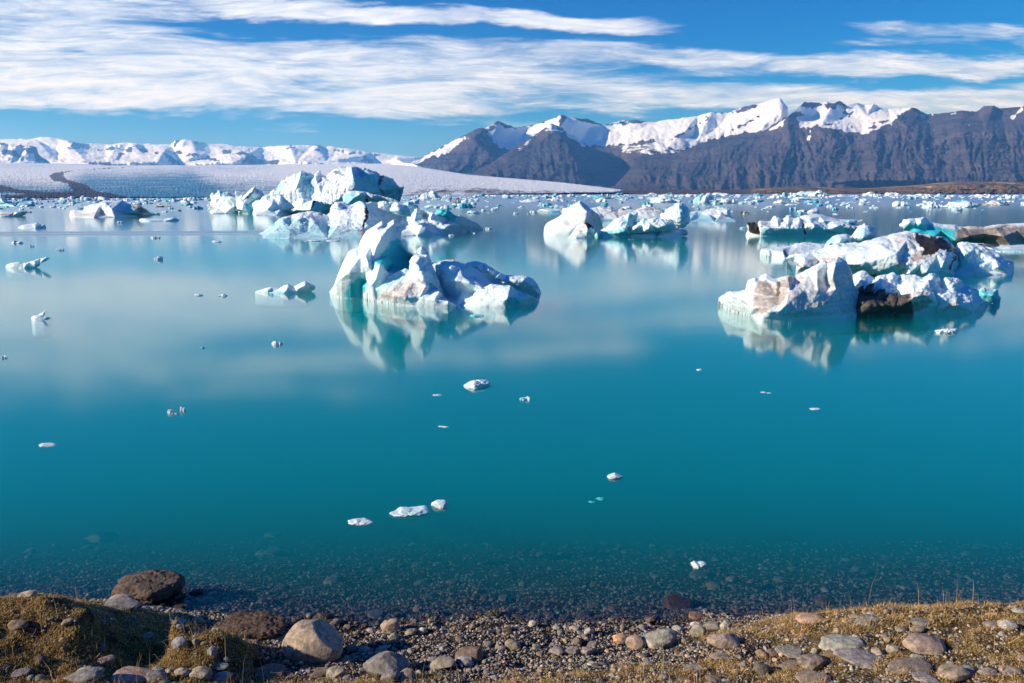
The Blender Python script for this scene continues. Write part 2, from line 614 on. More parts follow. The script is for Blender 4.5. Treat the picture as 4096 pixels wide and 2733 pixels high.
def water_material():
    m, nt = M('lagoon_water')
    g = NT(nt)
    pos = g.n('ShaderNodeNewGeometry').outputs['Position']
    n = g.noise(g.scale(pos, (.25, 1.0, 1)), .35, 4, .6)
    bp = g.n('ShaderNodeBump', {'Strength': .05, 'Distance': .05, 'Height': n}).outputs[0]
    bf = g.n('ShaderNodeNewGeometry').outputs['Backfacing']
    fr = g.n('ShaderNodeFresnel', {'IOR': g.math('MULTIPLY_ADD', bf, 1 / 1.42 - 1.42, 1.42), 'Normal': bp})
    sy = g.n('ShaderNodeSeparateXYZ', {0: pos})
    ro = g.ramp(sy.outputs[1], 30.0, 420.0, .08, .25)
    # the long ripple line of a boat's wake
    wv = g.math('ADD', sy.outputs[1], g.math('MULTIPLY', g.math('SUBTRACT', g.noise(g.scale(pos, (.06, .4, 1)), 1.0, 3), .5), 3.0))
    wk = g.math('MULTIPLY', g.ramp(g.math('ABSOLUTE', g.math('SUBTRACT', wv, g.math('MULTIPLY_ADD', sy.outputs[0], .14, 86.0))), 2.5, 7.5, 1, 0), g.ramp(sy.outputs[0], -14.0, 4.0, 1, 0))
    wk = g.math('MULTIPLY', wk, g.ramp(g.noise(g.scale(pos, (.03, .55, 1)), 1.0, 3), .38, .6, .25, 1))
    ro = g.math('MAXIMUM', ro, g.math('MULTIPLY', wk, .55))
    gl = g.n('ShaderNodeBsdfGlossy', {'Color': (.96, .97, .97, 1), 'Roughness': ro, 'Normal': bp})
    tr = g.n('ShaderNodeBsdfTransparent')
    mx = g.n('ShaderNodeMixShader', {0: fr.outputs[0], 1: tr.outputs[0], 2: gl.outputs[0]})
    vs = g.n('ShaderNodeVolumeScatter', {'Color': WAT_SC + (1,), 'Density': WAT_SD, 'Anisotropy': .0})
    va = g.n('ShaderNodeVolumeAbsorption', {'Color': WAT_AC + (1,), 'Density': WAT_AD})
    ad = g.n('ShaderNodeAddShader', {0: vs.outputs[0], 1: va.outputs[0]})
    g.n('ShaderNodeOutputMaterial', {'Surface': mx.outputs[0], 'Volume': ad.outputs[0]})
    return m


WATER = water_material()

# ------------------------------------------------------------------ light and sky
SUN_EL, SUN_AZ = 24.0, -105.0      # azimuth measured from the view direction (+Y), negative = left
se, sa = math.radians(SUN_EL), math.radians(SUN_AZ)
sdir = Vector((math.sin(sa) * math.cos(se), math.cos(sa) * math.cos(se), math.sin(se)))
sl = bpy.data.lights.new('sun', 'SUN')
sl.energy = 5.0
sl.angle = math.radians(.53)
sl.color = (1.0, .87, .72)
so = bpy.data.objects.new('sun', sl)
COL.objects.link(so)
so.rotation_euler = (-sdir).to_track_quat('-Z', 'Y').to_euler()

w = bpy.data.worlds.new('World')
scene.world = w
w.use_nodes = True
w.node_tree.nodes.clear()
g = NT(w.node_tree)
sky = g.n('ShaderNodeTexSky', sky_type='NISHITA')
sky.sun_disc = False
sky.sun_elevation = se
sky.sun_rotation = sa
sky.altitude = 0
sky.air_density = 1.0
sky.dust_density = .3
sky.ozone_density = 4.0
hs = g.n('ShaderNodeHueSaturation', {'Saturation': 1.32, 'Value': 1.0, 'Color': sky.outputs[0], 'Hue': .493})
sc_ = g.n('ShaderNodeSeparateColor', {0: hs.outputs[0]})
rr = g.math('MULTIPLY', g.math('POWER', g.math('MULTIPLY', sc_.outputs[0], .32), 2.6), 1.1)
gg = g.math('MULTIPLY', g.math('POWER', g.math('MULTIPLY', sc_.outputs[1], .20), 1.22), 3.35)
bb = g.math('MULTIPLY', sc_.outputs[2], 1.08)
gm = g.n('ShaderNodeCombineColor', {0: rr, 1: gg, 2: bb})
bg1 = g.n('ShaderNodeBackground', {'Color': gm.outputs[0], 'Strength': .084})
vec = g.n('ShaderNodeTexCoord').outputs['Generated']
sp = g.n('ShaderNodeSeparateXYZ', {0: vec})
yy = g.math('MAXIMUM', sp.outputs[1], .02)
U = g.math('DIVIDE', sp.outputs[0], yy)
Vv = g.math('DIVIDE', sp.outputs[2], yy)
cmb = g.n('ShaderNodeCombineXYZ', {0: U, 1: g.math('MULTIPLY', Vv, 3.2), 2: 0.0}).outputs[0]
w1 = g.noise(cmb, 4.2, 5, .6)
w2 = g.noise(g.scale(cmb, (1.3, 3.2, 1)), 3.0, 6, .62, .3)
wrp = g.n('ShaderNodeVectorMath', {0: g.n('ShaderNodeTexNoise', {'Vector': cmb, 'Scale': 3.0, 'Detail': 3.0}).outputs['Color'], 1: (.16, .16, 0), 2: cmb}, operation='MULTIPLY_ADD').outputs[0]
fib = g.noise(g.n('ShaderNodeMapping', {'Vector': wrp, 'Scale': (4.0, 11, 1), 'Rotation': (0, 0, -.08)}).outputs[0], 1.6, 8, .62, .3)
fib2 = g.noise(g.n('ShaderNodeMapping', {'Vector': wrp, 'Scale': (16.0, 40, 1), 'Rotation': (0, 0, .35)}).outputs[0], 1.6, 6, .65, .5)
Vw = g.math('ADD', Vv, g.math('ADD', g.math('MULTIPLY', g.math('SUBTRACT', w1, .5), .050), g.math('MULTIPLY', g.math('SUBTRACT', w2, .5), .030)))


def uv_of(px, py):      # display pixels (2350 wide) to the direction's slopes
    dx, dy, dz = rays(px * 1.743, py * 1.743)
    return float(dx / dy), float(dz / dy)


STREAKS = [
    (-500, -75, 1300, -40, 34, .42, .02, .4),
    (-500, 78, 1250, 118, 28, .58, .02, .25),
    (-500, 152, 1600, 200, 30, .6, .02, .25),
    (-500, -12, 900, 10, 26, .65, .02, .25),  # x1,y1,x2,y2,half width px, strength, fade left, fade right
    (430, 8, 1600, 66, 22, 1.0, .04, .10),
    (-500, 30, 560, 40, 50, .9, .02, .25),
    (-500, 105, 1700, 168, 34, .85, .02, .30),
    (-500, 200, 1350, 236, 44, 1.0, .02, .20),
    (-300, 165, 900, 180, 22, .7, .05, .20),
    (1150, 226, 2900, 238, 34, .85, .12, .02),
    (1050, 112, 2500, 165, 24, .72, .12, .02),
    (1880, 74, 2900, 110, 26, .6, .10, .02),
    (1500, 150, 2900, 158, 26, .6, .10, .02),
    (450, 290, 1600, 284, 8, .35, .15, .15),
]
tot = None
for (x1, y1, x2, y2, hw, st_, f1, f2) in STREAKS:
    u1, v1 = uv_of(x1, y1)
    u2, v2 = uv_of(x2, y2)
    b = (v2 - v1) / (u2 - u1)
    a = v1 - b * u1
    h = hw * 1.743 / F
    c = g.math('MULTIPLY_ADD', U, b, a)
    dd = g.math('DIVIDE', g.math('SUBTRACT', Vw, c), h)
    e = g.math('MULTIPLY', g.ramp(g.math('ABSOLUTE', dd), .35, 1.35, 1, 0), st_)
    e = g.math('MULTIPLY', e, g.ramp(U, u1, u1 + f1))
    e = g.math('MULTIPLY', e, g.ramp(U, u2 - f2, u2, 1, 0))
    tot = e if tot is None else g.math('SUBTRACT', 1.0, g.math('MULTIPLY', g.math('SUBTRACT', 1.0, tot), g.math('SUBTRACT', 1.0, e)))
cm = g.math('ADD', tot, g.math('MULTIPLY', g.math('SUBTRACT', fib, .50), 2.3))
cm = g.math('ADD', cm, g.math('MULTIPLY', g.math('SUBTRACT', fib2, .5), .5))
cm = g.math('ADD', cm, g.math('MULTIPLY', g.math('SUBTRACT', w1, .5), .7))
cm = g.ramp(cm, .08, 1.25, 0, .95)
cm = g.math('MULTIPLY', cm, g.ramp(tot, 0, .22))
cm = g.math('MULTIPLY', cm, g.ramp(sp.outputs[1], .02, .2))
ccol = g.mix(g.ramp(g.math('ADD', fib2, g.math('MULTIPLY', w1, .6)), .6, 1.05), (.62, .71, .86), (.86, .88, .93))
bg2 = g.n('ShaderNodeBackground', {'Color': ccol, 'Strength': 1.0})
mx = g.n('ShaderNodeMixShader', {0: cm, 1: bg1.outputs[0], 2: bg2.outputs[0]})
g.n('ShaderNodeOutputWorld', {'Surface': mx.outputs[0]})

scene.view_settings.view_transform = 'Standard'
scene.view_settings.look = 'None'
scene.view_settings.exposure = 0.36
scene.view_settings.gamma = 1.0
scene.cycles.use_denoising = True
scene.cycles.denoiser = 'OPENIMAGEDENOISE'
scene.cycles.max_bounces = 8
scene.cycles.diffuse_bounces = 3
scene.cycles.glossy_bounces = 3
scene.cycles.transmission_bounces = 4
scene.cycles.volume_bounces = 3
scene.cycles.transparent_max_bounces = 12
scene.cycles.sample_clamp_indirect = 6.0
scene.cycles.caustics_reflective = False
scene.cycles.caustics_refractive = False
# ------------------------------------------------------------------ setting: mountains, glacier, far shore
def axis(dense_lo, dense_hi, st_, far_lo, far_hi, gr=1.22):
    a = list(np.arange(dense_lo, dense_hi + 1e-6, st_))
    s_, x = st_, a[-1]
    while x < far_hi:
        s_ *= gr
        x += s_
        a.append(x)
    s_, x = st_, a[0]
    pre = []
    while x > far_lo:
        s_ *= gr
        x -= s_
        pre.append(x)
    return np.array(pre[::-1] + a)


# ground control points: traced (px,py) of the photo with a height above the water
GC = [(0, 2385, .92), (180, 2400, .90), (369, 2432, .84), (685, 2474, .70), (864, 2522, .57), (1000, 2581, .45), (1191, 2653, .28),
      (0, 2520, .80), (179, 2557, .70), (420, 2605, .46), (655, 2665, .31), (1013, 2694, .20), (560, 2570, .40), (820, 2630, .24), (760, 2560, .40),
      (0, 2733, .74), (500, 2733, .52), (1000, 2733, .32), (1500, 2733, .34), (2048, 2733, .38), (3000, 2733, .66), (4096, 2733, .98),
      (1300, 2600, .13), (1700, 2580, .11), (2100, 2560, .09), (2300, 2640, .22), (1700, 2660, .23), (2000, 2610, .16), (1250, 2660, .2),
      (2472, 2560, .10), (2472, 2597, .16), (2762, 2550, .19), (2700, 2600, .28), (2923, 2529, .29), (3136, 2490, .44), (3187, 2473, .50), (3350, 2456, .60),
      (3513, 2433, .70), (3746, 2424, .76), (4096, 2426, .80), (3600, 2600, .82), (3200, 2640, .60), (2700, 2680, .44), (4096, 2560, .9), (3900, 2500, .83)]
_pts = []
for px, py, z in GC:
    dx, dy, dz = rays(px, py)
    t = (z - CH) / dz
    _pts.append((float(dx * t), float(dy * t), z))
for X in np.arange(-9, 9.1, 1.5):
    sh = 7.12 if X < -2.5 else 6.93
    for Yv, z in ((sh, 0), (sh + .5, -.12), (sh + 1.2, -.34), (9.6, -.72), (11.5, -1.28), (15, -2.2), (22, -3.9), (30, -5.4)):
        _pts.append((X, Yv, z))
    for Yv, z in ((3.3, 1.45), (2, 2.0), (0, 2.35), (-4, 2.5)):
        _pts.append((X, Yv, z))
for Yv, z in ((5.5, .9), (4.6, 1.1), (6.2, .6)):
    _pts += [(-9, Yv, z), (-6.5, Yv, z), (9, Yv, z), (6.5, Yv, z)]
_gz = rbf_fit(np.array([q[:2] for q in _pts]), np.array([q[2] for q in _pts]), 1.0)


def ground_z(x, y, detail=True):
    x, y = np.atleast_1d(x).astype(float), np.atleast_1d(y).astype(float)
    xc, yc = np.clip(x, -9, 9), np.clip(y, -4, 30)
    z = _gz(np.stack([xc, yc], 1))
    near = np.exp(-(((x) / 14) ** 2) - ((y - 6) / 8) ** 2)
    P = np.stack([x, y, np.zeros_like(x)], 1)
    z = z + near * .05 * fbm(P / .9, 4)
    if detail: z = z + near * .028 * fbm(P / .14 + 5, 3)
    return z


xs = axis(-6.6, 6.6, .035, -20000, 20000)
ys = axis(4.2, 9.4, .03, -3000, 20000)
GX, GY = np.meshgrid(xs, ys)
gx, gy = GX.ravel(), GY.ravel()
gzv = ground_z(gx, gy)


def grass_w(x, y, z):
    """1 on the grassy banks, 0 on the beach"""
    dx = x / y
    right = np.clip((x - (.45 + (6.35 - y) * 1.9)) / 1.1, 0, 1) * np.clip((z - .12) / .15, 0, 1)
    left = np.clip((-1.55 - x + (z - .35) * 3) / .8, 0, 1) * np.clip((z - .1) / .15, 0, 1)
    front = np.clip((5.75 - y) / .35, 0, 1) * .75
    return np.clip(np.maximum(np.maximum(right, left), front), 0, 1)


gw = grass_w(gx, gy, gzv)
# behind the camera side keeps rising gently; far away the sheet is the lagoon's bed
nx, ny = len(xs), len(ys)
idx = np.arange(nx * ny).reshape(ny, nx)
quads = np.stack([idx[:-1, :-1].ravel(), idx[:-1, 1:].ravel(), idx[1:, 1:].ravel(), idx[1:, :-1].ravel()], 1)
gme = new_mesh('ground', np.stack([gx, gy, gzv], 1), quads, GROUND, {'grass': gw})
tag(link('ground', gme), kind='structure')


def ground_hit(px, py):
    """where the ray of a photo pixel meets the ground"""
    dx, dy, dz = [float(v) for v in rays(px, py)]
    Y = np.linspace(3.5, 16, 500)
    t = Y / dy
    z = ground_z(dx * t, Y, False)
    r = CH + dz * t
    k = np.argmax(r < z)
    return dx * t[k], Y[k], z[k]


# water: a closed body down to below the bed
def box_mesh(name, x0, x1, y0, y1, z0, z1, mat):
    V = [(x, y, z) for z in (z0, z1) for y in (y0, y1) for x in (x0, x1)]
    Q = [(0, 2, 3, 1), (4, 5, 7, 6), (0, 1, 5, 4), (2, 6, 7, 3), (0, 4, 6, 2), (1, 3, 7, 5)]
    return new_mesh(name, V, Q, mat, smooth=False)


tag(link('water', box_mesh('water', -5000, 5000, -60, 6500, -9, 0, WATER)), kind='structure')

S1 = (1550, 380, .42553)
S2 = (2450, 380, .42553)
S3 = (3296, 380, .34043)
S4 = (0, 520, .38298)
S5 = (800, 520, .42553)
SRC = (0, 0, 1.0)


def cvl(T, pts):
    return [(T[0] + q[0] * T[2], T[1] + q[1] * T[2]) + tuple(q[2:]) for q in pts]


def gully(amp, su, sv, seed, strat=0.0):
    def f(V2):
        w_ = fbm(np.stack([V2[:, 0] / 160, V2[:, 1] / 160, V2[:, 0] * 0 + seed], 1), 3)
        P = np.stack([V2[:, 0] / su + w_ * .9, V2[:, 1] / sv, V2[:, 0] * 0 + seed + 7], 1)
        r = ridged(P, 5, .55)
        q = fbm(np.stack([V2[:, 0] / 11, V2[:, 1] / 9, V2[:, 0] * 0 + seed], 1), 4)
        s_ = 0
        if strat:
            s_ = strat * fbm(np.stack([V2[:, 0] / 300, V2[:, 1] / 7.0, V2[:, 0] * 0 + seed + 2], 1), 3)
        return amp * (r * .8 + q * .30) + s_
    return f


# --- back range with the snow cirques (left pyramids)
out = cvl(S1, [(90, 712, 7000), (380, 560, 7400), (600, 440, 7700), (820, 330, 7900), (920, 312, 8050), (1040, 245, 8200), (1110, 275, 8300), (1190, 310, 8500),
               (1300, 298, 8700), (1440, 265, 8800), (1560, 222, 8800), (1633, 190, 8700), (1700, 208, 8800), (1800, 222, 8900), (1880, 225, 9000), (2020, 290, 9200), (2110, 270, 9300), (2230, 240, 9300), (2350, 240, 9300)])
out += cvl(S2, [(0, 275, 9300), (210, 235, 9300), (370, 260, 9300), (540, 232, 9300), (800, 202, 9200), (925, 166, 9000), (1090, 172, 9100), (1230, 120, 9100), (1370, 85, 9000), (1480, 52, 9000), (1575, 35, 8900)])
out += cvl(S2, [(1640, 110, 8800), (1650, 300, 8300), (1400, 500, 7900), (900, 700, 7700)])
out += cvl(SRC, [(2600, 775, 7000), (2000, 775, 6900), (1588, 740, 6900)])
ctrl = cvl(S1, [(820, 400, 7500), (700, 560, 7100), (600, 700, 6700), (1000, 620, 7000), (980, 420, 7900), (1100, 450, 8300), (1250, 420, 8500), (1300, 340, 8650),
                (1500, 300, 8500), (1620, 290, 8250), (1680, 340, 8500), (1850, 420, 8900), (2000, 440, 8800), (1900, 300, 9100), (2200, 400, 8900), (2100, 520, 8300), (1100, 560, 7700)])
ctrl += cvl(S2, [(150, 420, 8500), (300, 440, 8100), (600, 400, 8100), (700, 330, 8350), (880, 235, 8750), (760, 400, 8600), (1000, 300, 8800), (1100, 330, 8500), (1300, 240, 8600), (1400, 300, 8300),
                (800, 440, 8200), (500, 520, 7600), (300, 560, 7500), (600, 650, 7300), (200, 350, 8900), (1600, 150, 8400)])
snow = [('blue', 1.0, 9, cvl(S1, q)) for q in (
    [(1010, 270), (1190, 320), (1440, 265), (1633, 185), (2020, 290), (2360, 230), (2360, 460), (2080, 470), (1900, 480), (1800, 440), (1700, 370), (1620, 290), (1600, 330), (1400, 420), (1200, 540), (1090, 505), (1050, 500), (980, 420), (930, 370), (1020, 300)],
    [(90, 712), (380, 560), (620, 430), (760, 382), (640, 490), (560, 540), (480, 600), (440, 580), (250, 650), (200, 680)],
    [(920, 312), (1040, 245), (1000, 280), (950, 310)])]
snow += [('blue', 1.0, 9, cvl(S2, q)) for q in (
    [(0, 250), (925, 150), (1370, 70), (1600, 20), (1780, 100), (1640, 210), (1430, 340), (1100, 380), (850, 450), (640, 500), (480, 510), (350, 530), (420, 430), (300, 430), (150, 430), (0, 465)],)]
snow += [('blue', .52, 14, cvl(S2, q)) for q in ([(0, 460), (420, 430), (900, 440), (560, 580), (100, 560)],)]
snow += [('blue', .45, 14, cvl(S1, q)) for q in ([(1900, 480), (2350, 440), (2350, 560), (2180, 540)], [(1500, 330), (1640, 340), (1300, 590), (1200, 580)])]
rockp = [('dirt', .75, 5, cvl(S1, q)) for q in ([(1610, 290), (1625, 190), (1700, 205), (1640, 270)], [(1770, 220), (1890, 222), (1990, 275), (1880, 250), (1780, 240)], [(2100, 290), (2250, 245), (2350, 235), (2350, 265), (2200, 270)])]
rockp += [('dirt', .75, 4, cvl(S2, q)) for q in ([(60, 270), (200, 232), (330, 245), (250, 270), (100, 290)], [(925, 165), (880, 235), (700, 330), (600, 370), (540, 425), (560, 425), (640, 385), (740, 320), (900, 235)],
                                               [(930, 162), (1100, 168), (1230, 120), (1380, 80), (1380, 115), (1230, 160), (1110, 185)], [(1110, 335), (1300, 240), (1370, 205), (1330, 250), (1180, 320)])]
V, FF, at = relief_data(SRC, out, ctrl, step=6, back=900, absY=True, nz=(9, 120), field=gully(90, 60, 220, 1.0), paint=snow + rockp)
tag(link('mountain_range', new_mesh('mountain_range', V, FF, MOUNT, at)), kind='structure')

# --- the pyramid standing in front
out = cvl(S1, [(760, 752, 5600), (980, 640, 6200), (1250, 460, 6900), (1400, 370, 7300), (1540, 268, 7600), (1612, 300, 7800), (1720, 380, 8000), (1880, 480, 8100), (2100, 560, 8100), (2290, 640, 7900), (2300, 760, 7300), (2240, 900, 6500)])
out += cvl(SRC, [(2480, 776, 6000), (1800, 776, 5400)])
ctrl = cvl(S1, [(1540, 330, 7250), (1620, 360, 7250), (1700, 480, 6900), (1760, 620, 6500), (1830, 800, 6000), (1400, 500, 6800), (1300, 700, 6000), (1600, 600, 6450), (1600, 820, 5800), (1950, 600, 7600), (2050, 750, 7200), (2150, 650, 7900), (1800, 450, 7650), (1000, 740, 5500), (2100, 860, 6400)])
sn = [('blue', .62, 10, cvl(S1, q)) for q in ([(1540, 268), (1600, 300), (1640, 350), (1590, 370), (1480, 350), (1300, 480), (1240, 530), (1220, 500), (1400, 370)], [(1310, 520), (1340, 490), (1370, 480), (1330, 520)], [(1310, 580), (1390, 530), (1370, 560)])]
sn += [('blue', 1.0, 8, cvl(S1, q)) for q in ([(1612, 300), (1720, 380), (1880, 480), (1860, 490), (1700, 400)],)]
V, FF, at = relief_data(SRC, out, ctrl, step=5, back=500, absY=True, nz=(8, 110), field=gully(75, 50, 180, 4.0), paint=sn)
tag(link('pyramid_mountain', new_mesh('pyramid_mountain', V, FF, MOUNT, at)), kind='structure')

# --- the cliff massif on the right
out = cvl(SRC, [(2330, 778, 5800)]) + cvl(S2, [(30, 850, 6300), (170, 700, 6800), (190, 600, 7200), (360, 540, 7600), (560, 575, 7300), (850, 450, 7700), (1200, 380, 8000), (1430, 340, 8000), (1540, 290, 8000), (1650, 205, 8000), (1760, 110, 8000),
                                              (1800, 72, 8500), (1950, 75, 8600), (2010, 68, 8600), (2080, 80, 8600), (2130, 53, 8600), (2200, 95, 8700), (2300, 82, 8800)])
out += cvl(S3, [(250, 118, 8900), (400, 100, 9000), (480, 122, 9000), (590, 105, 8900), (650, 150, 9100), (760, 165, 9200), (900, 160, 9000), (1050, 150, 7900), (1130, 190, 8000), (1220, 236, 8100), (1400, 212, 8000), (1640, 190, 7800), (1800, 200, 7900), (1870, 140, 7700), (1990, 130, 7600),
                (2060, 155, 7800), (2330, 145, 7700), (2420, 90, 7600), (2700, 110, 7700), (3000, 60, 7600)])
out += cvl(SRC, [(4330, 780, 5600)])
ctrl = cvl(S2, [(1640, 300, 7500), (1750, 310, 7700), (1950, 310, 7500), (2150, 330, 7500), (2350, 365, 7400), (1780, 200, 8300), (1900, 200, 8450), (2200, 200, 8500), (1650, 500, 6900), (1900, 500, 6950), (2200, 500, 6950),
                (1200, 450, 7400), (900, 520, 7300), (1300, 650, 6500), (1650, 700, 6300), (700, 700, 6700), (300, 750, 6400), (1000, 800, 6100), (1500, 830, 5950), (2000, 830, 5950), (500, 620, 7100)])
ctrl += cvl(S3, [(300, 450, 7350), (500, 440, 7350), (800, 330, 7450), (850, 260, 7500), (500, 250, 8300), (960, 200, 7900), (1000, 400, 7200), (1250, 420, 7450), (1600, 400, 7000), (1900, 400, 6900), (2100, 400, 7150), (2300, 400, 6900), (600, 700, 6500),
                 (1250, 650, 6700), (1700, 700, 6400), (2200, 700, 6400), (400, 1000, 5700), (1300, 1000, 5600), (2200, 1000, 5600), (2700, 600, 6500)])
sn = [('blue', 1.0, 8, cvl(S3, [(-400, 60), (0, 70), (600, 90), (1040, 140), (960, 190), (850, 270), (820, 320), (640, 400), (490, 450), (300, 455), (200, 400), (0, 385), (-430, 320), (-470, 250)])),
      ('blue', 1.0, 6, cvl(S2, [(1430, 345), (1640, 200), (1800, 60), (1850, 320), (1750, 310), (1730, 200), (1660, 200), (1560, 310)]))]
sn += [('blue', .75, 3, cvl(S3, q)) for q in ([(1270, 235), (1370, 225), (1360, 240)], [(1480, 215), (1590, 208), (1580, 225), (1490, 232)], [(2210, 300), (2200, 270), (2310, 150), (2330, 165), (2230, 290)], [(2160, 340), (2200, 310), (2180, 335)],
                                             [(1670, 390), (1690, 350), (1750, 340), (1690, 390)], [(1205, 630), (1220, 570), (1235, 600)], [(1270, 280), (1340, 255), (1300, 275)], [(1130, 230), (1180, 240), (1170, 275)], [(1400, 770), (1430, 775), (1420, 790)])]
sn += [('blue', .7, 3, cvl(S2, q)) for q in ([(1842, 330), (1862, 330), (1855, 470), (1845, 485)], [(1905, 320), (1935, 320), (1915, 370)])]
rk = [('dirt', .7, 5, cvl(S3, q)) for q in ([(-400, 110), (-380, 70), (-100, 80), (110, 100), (60, 170), (-60, 120), (-250, 150)], [(200, 220), (300, 190), (400, 200), (300, 240)], [(10, 290), (150, 270), (300, 265), (150, 295)], [(0, 350), (150, 330), (120, 355)], [(600, 330), (800, 290), (700, 330)],
                                        [(500, 390), (700, 340), (600, 400)], [(290, 390), (350, 350), (330, 390)])]
rk += [('dirt', .9, 5, cvl(S2, q)) for q in ([(1625, 210), (1700, 150), (1770, 160), (1790, 190), (1720, 200), (1760, 300), (1640, 330)], [(1770, 110), (1830, 65), (1960, 75), (1930, 110), (1880, 130)], [(2000, 110), (2080, 75), (2140, 50), (2190, 95), (2080, 120), (2030, 140)])]


def cliff(V2):
    g1 = gully(120, 46, 150, 9.0, 38)(V2)
    spur = ridged(np.stack([V2[:, 0] / 125 + .3 * fbm(np.stack([V2[:, 0] / 200, V2[:, 1] / 120, V2[:, 0] * 0], 1), 2), V2[:, 1] / 900, V2[:, 0] * 0 + 31], 1), 2) * 150
    lim = np.clip((V2[:, 1] - 470) / 60, .12, 1)
    return (g1 + spur) * lim


V, FF, at = relief_data(SRC, out, ctrl, step=4.5, back=900, absY=True, nz=(8, 90), field=cliff, paint=sn + rk)
tag(link('cliff_massif', new_mesh('cliff_massif', V, FF, MOUNT, at)), kind='structure')

# --- ice cap on the left, far away
out = cvl(S4, [(-300, 700, 11000), (-300, 110, 16000), (0, 105, 16000), (370, 100, 15500), (430, 84, 15500), (520, 80, 15500), (620, 90, 15500), (780, 130, 15800), (870, 150, 16000), (1100, 155, 16000), (1200, 145, 16000), (1350, 135, 16000), (1500, 150, 16000), (1780, 152, 15500), (1830, 115, 14500),
                  (1920, 102, 14400), (2000, 110, 14500), (2170, 145, 15000), (2350, 155, 15500)])
out += cvl(S5, [(590, 170, 16000), (750, 155, 15500), (860, 148, 15200), (1060, 152, 15400), (1110, 142, 15300), (1160, 165, 15500), (1260, 158, 15500), (1300, 170, 15500), (1600, 210, 15600), (1880, 245, 15500), (2060, 265, 15500), (2150, 330, 14000), (2150, 420, 11000)])
ctrl = cvl(S4, [(-100, 340, 11500), (600, 340, 12000), (900, 340, 11300), (1100, 370, 11000), (1400, 160, 13500), (1500, 250, 12600), (1700, 250, 12400), (1650, 350, 11500), (1900, 365, 12400), (1850, 300, 13200), (1200, 200, 14000), (900, 200, 14500), (1250, 300, 12300), (740, 150, 14300), (600, 250, 14600), (1900, 200, 13800), (2050, 260, 13000), (2200, 280, 13300), (2300, 340, 12000)])
ctrl += cvl(S5, [(220, 200, 13800), (430, 240, 12500), (560, 320, 12600), (700, 240, 14300), (850, 180, 13700), (1100, 180, 13700), (1200, 300, 12000), (1420, 210, 13600), (1550, 250, 13000), (1640, 310, 13400), (1750, 300, 13500), (1850, 280, 12800), (300, 310, 11500), (900, 310, 11500)])
sn = [('blue', .88, 5, [(-500, 400), (2000, 400), (2000, 760), (-500, 760)])]
rk = [('dirt', .85, 7, cvl(S4, q)) for q in ([(700, 190), (790, 130), (940, 170), (970, 200), (860, 195), (740, 205)], [(980, 220), (1040, 200), (1030, 225)], [(1060, 210), (1190, 175), (1250, 200), (1130, 220)], [(1270, 215), (1380, 180), (1390, 200), (1330, 245)], [(850, 345), (1150, 345), (1160, 372), (1000, 370)],
                                         [(1180, 345), (1250, 240), (1290, 250), (1220, 330)], [(1420, 210), (1480, 200), (1540, 230), (1510, 245)], [(1810, 180), (1840, 110), (1880, 115), (1850, 150)], [(1990, 110), (2150, 140), (2080, 145)], [(1790, 265), (1870, 215), (1930, 240), (1840, 260)],
                                         [(1940, 280), (2030, 245), (2090, 280)], [(2070, 315), (2170, 285), (2290, 330)], [(1710, 245), (1760, 260), (1830, 330), (1900, 368), (1780, 350)], [(1550, 362), (1650, 360), (1650, 374)], [(1610, 225), (1660, 245), (1630, 255)])]
rk += [('dirt', .8, 7, cvl(S5, q)) for q in ([(205, 230), (230, 190), (310, 200), (240, 240)], [(310, 235), (400, 200), (500, 265), (440, 250)], [(440, 310), (540, 325), (780, 325), (730, 290), (560, 290), (480, 230)], [(1040, 190), (1110, 180), (1130, 200)], [(1070, 150), (1110, 142), (1180, 175), (1110, 165)],
                                         [(1270, 195), (1350, 200), (1340, 215)], [(1400, 235), (1430, 205), (1490, 225)], [(1500, 295), (1560, 240), (1640, 312)], [(1595, 215), (1690, 240), (1640, 250)], [(810, 195), (850, 155), (900, 165), (860, 185)], [(380, 300), (470, 240), (560, 310)])]
V, FF, at = relief_data(SRC, out, ctrl, step=5.5, back=1500, absY=True, nz=(22, 420), field=lambda q: 130 * fbm(np.stack([q[:, 0] / 60, q[:, 1] / 26, q[:, 0] * 0], 1), 4), paint=sn + rk)
tag(link('ice_cap', new_mesh('ice_cap', V, FF, CAPM, at)), kind='structure')

out = cvl(S4, [(-200, 345, 9500), (-200, 130, 10800), (-60, 165, 10700), (40, 140, 10600), (100, 155, 10600), (190, 168, 10600), (210, 152, 10600), (260, 178, 10600), (300, 165, 10600), (370, 185, 10700), (390, 230, 10700), (410, 275, 10600), (460, 310, 10500), (525, 345, 10300), (400, 400, 9000), (-200, 400, 9000)])
ctrl = cvl(S4, [(0, 200, 10200), (130, 240, 9900), (180, 170, 10300), (260, 250, 10000), (300, 200, 10000), (330, 290, 10000), (420, 330, 10100), (200, 330, 9500), (50, 310, 9600), (80, 180, 10500), (220, 210, 10600)])
sn = [('blue', .66, 5, [(-500, 400), (2000, 400), (2000, 760), (-500, 760)])]
rk = [('dirt', .75, 6, cvl(S4, q)) for q in ([(20, 220), (160, 220), (210, 290), (100, 260)], [(250, 200), (370, 190), (400, 260), (510, 340), (380, 320), (350, 250)], [(10, 145), (60, 150), (20, 160)], [(200, 155), (260, 175), (220, 180)])]
V, FF, at = relief_data(SRC, out, ctrl, step=5, back=900, absY=True, nz=(14, 220), field=gully(110, 30, 60, 2.0), paint=sn + rk)
tag(link('snow_mountain', new_mesh('snow_mountain', V, FF, CAPM, at)), kind='structure')

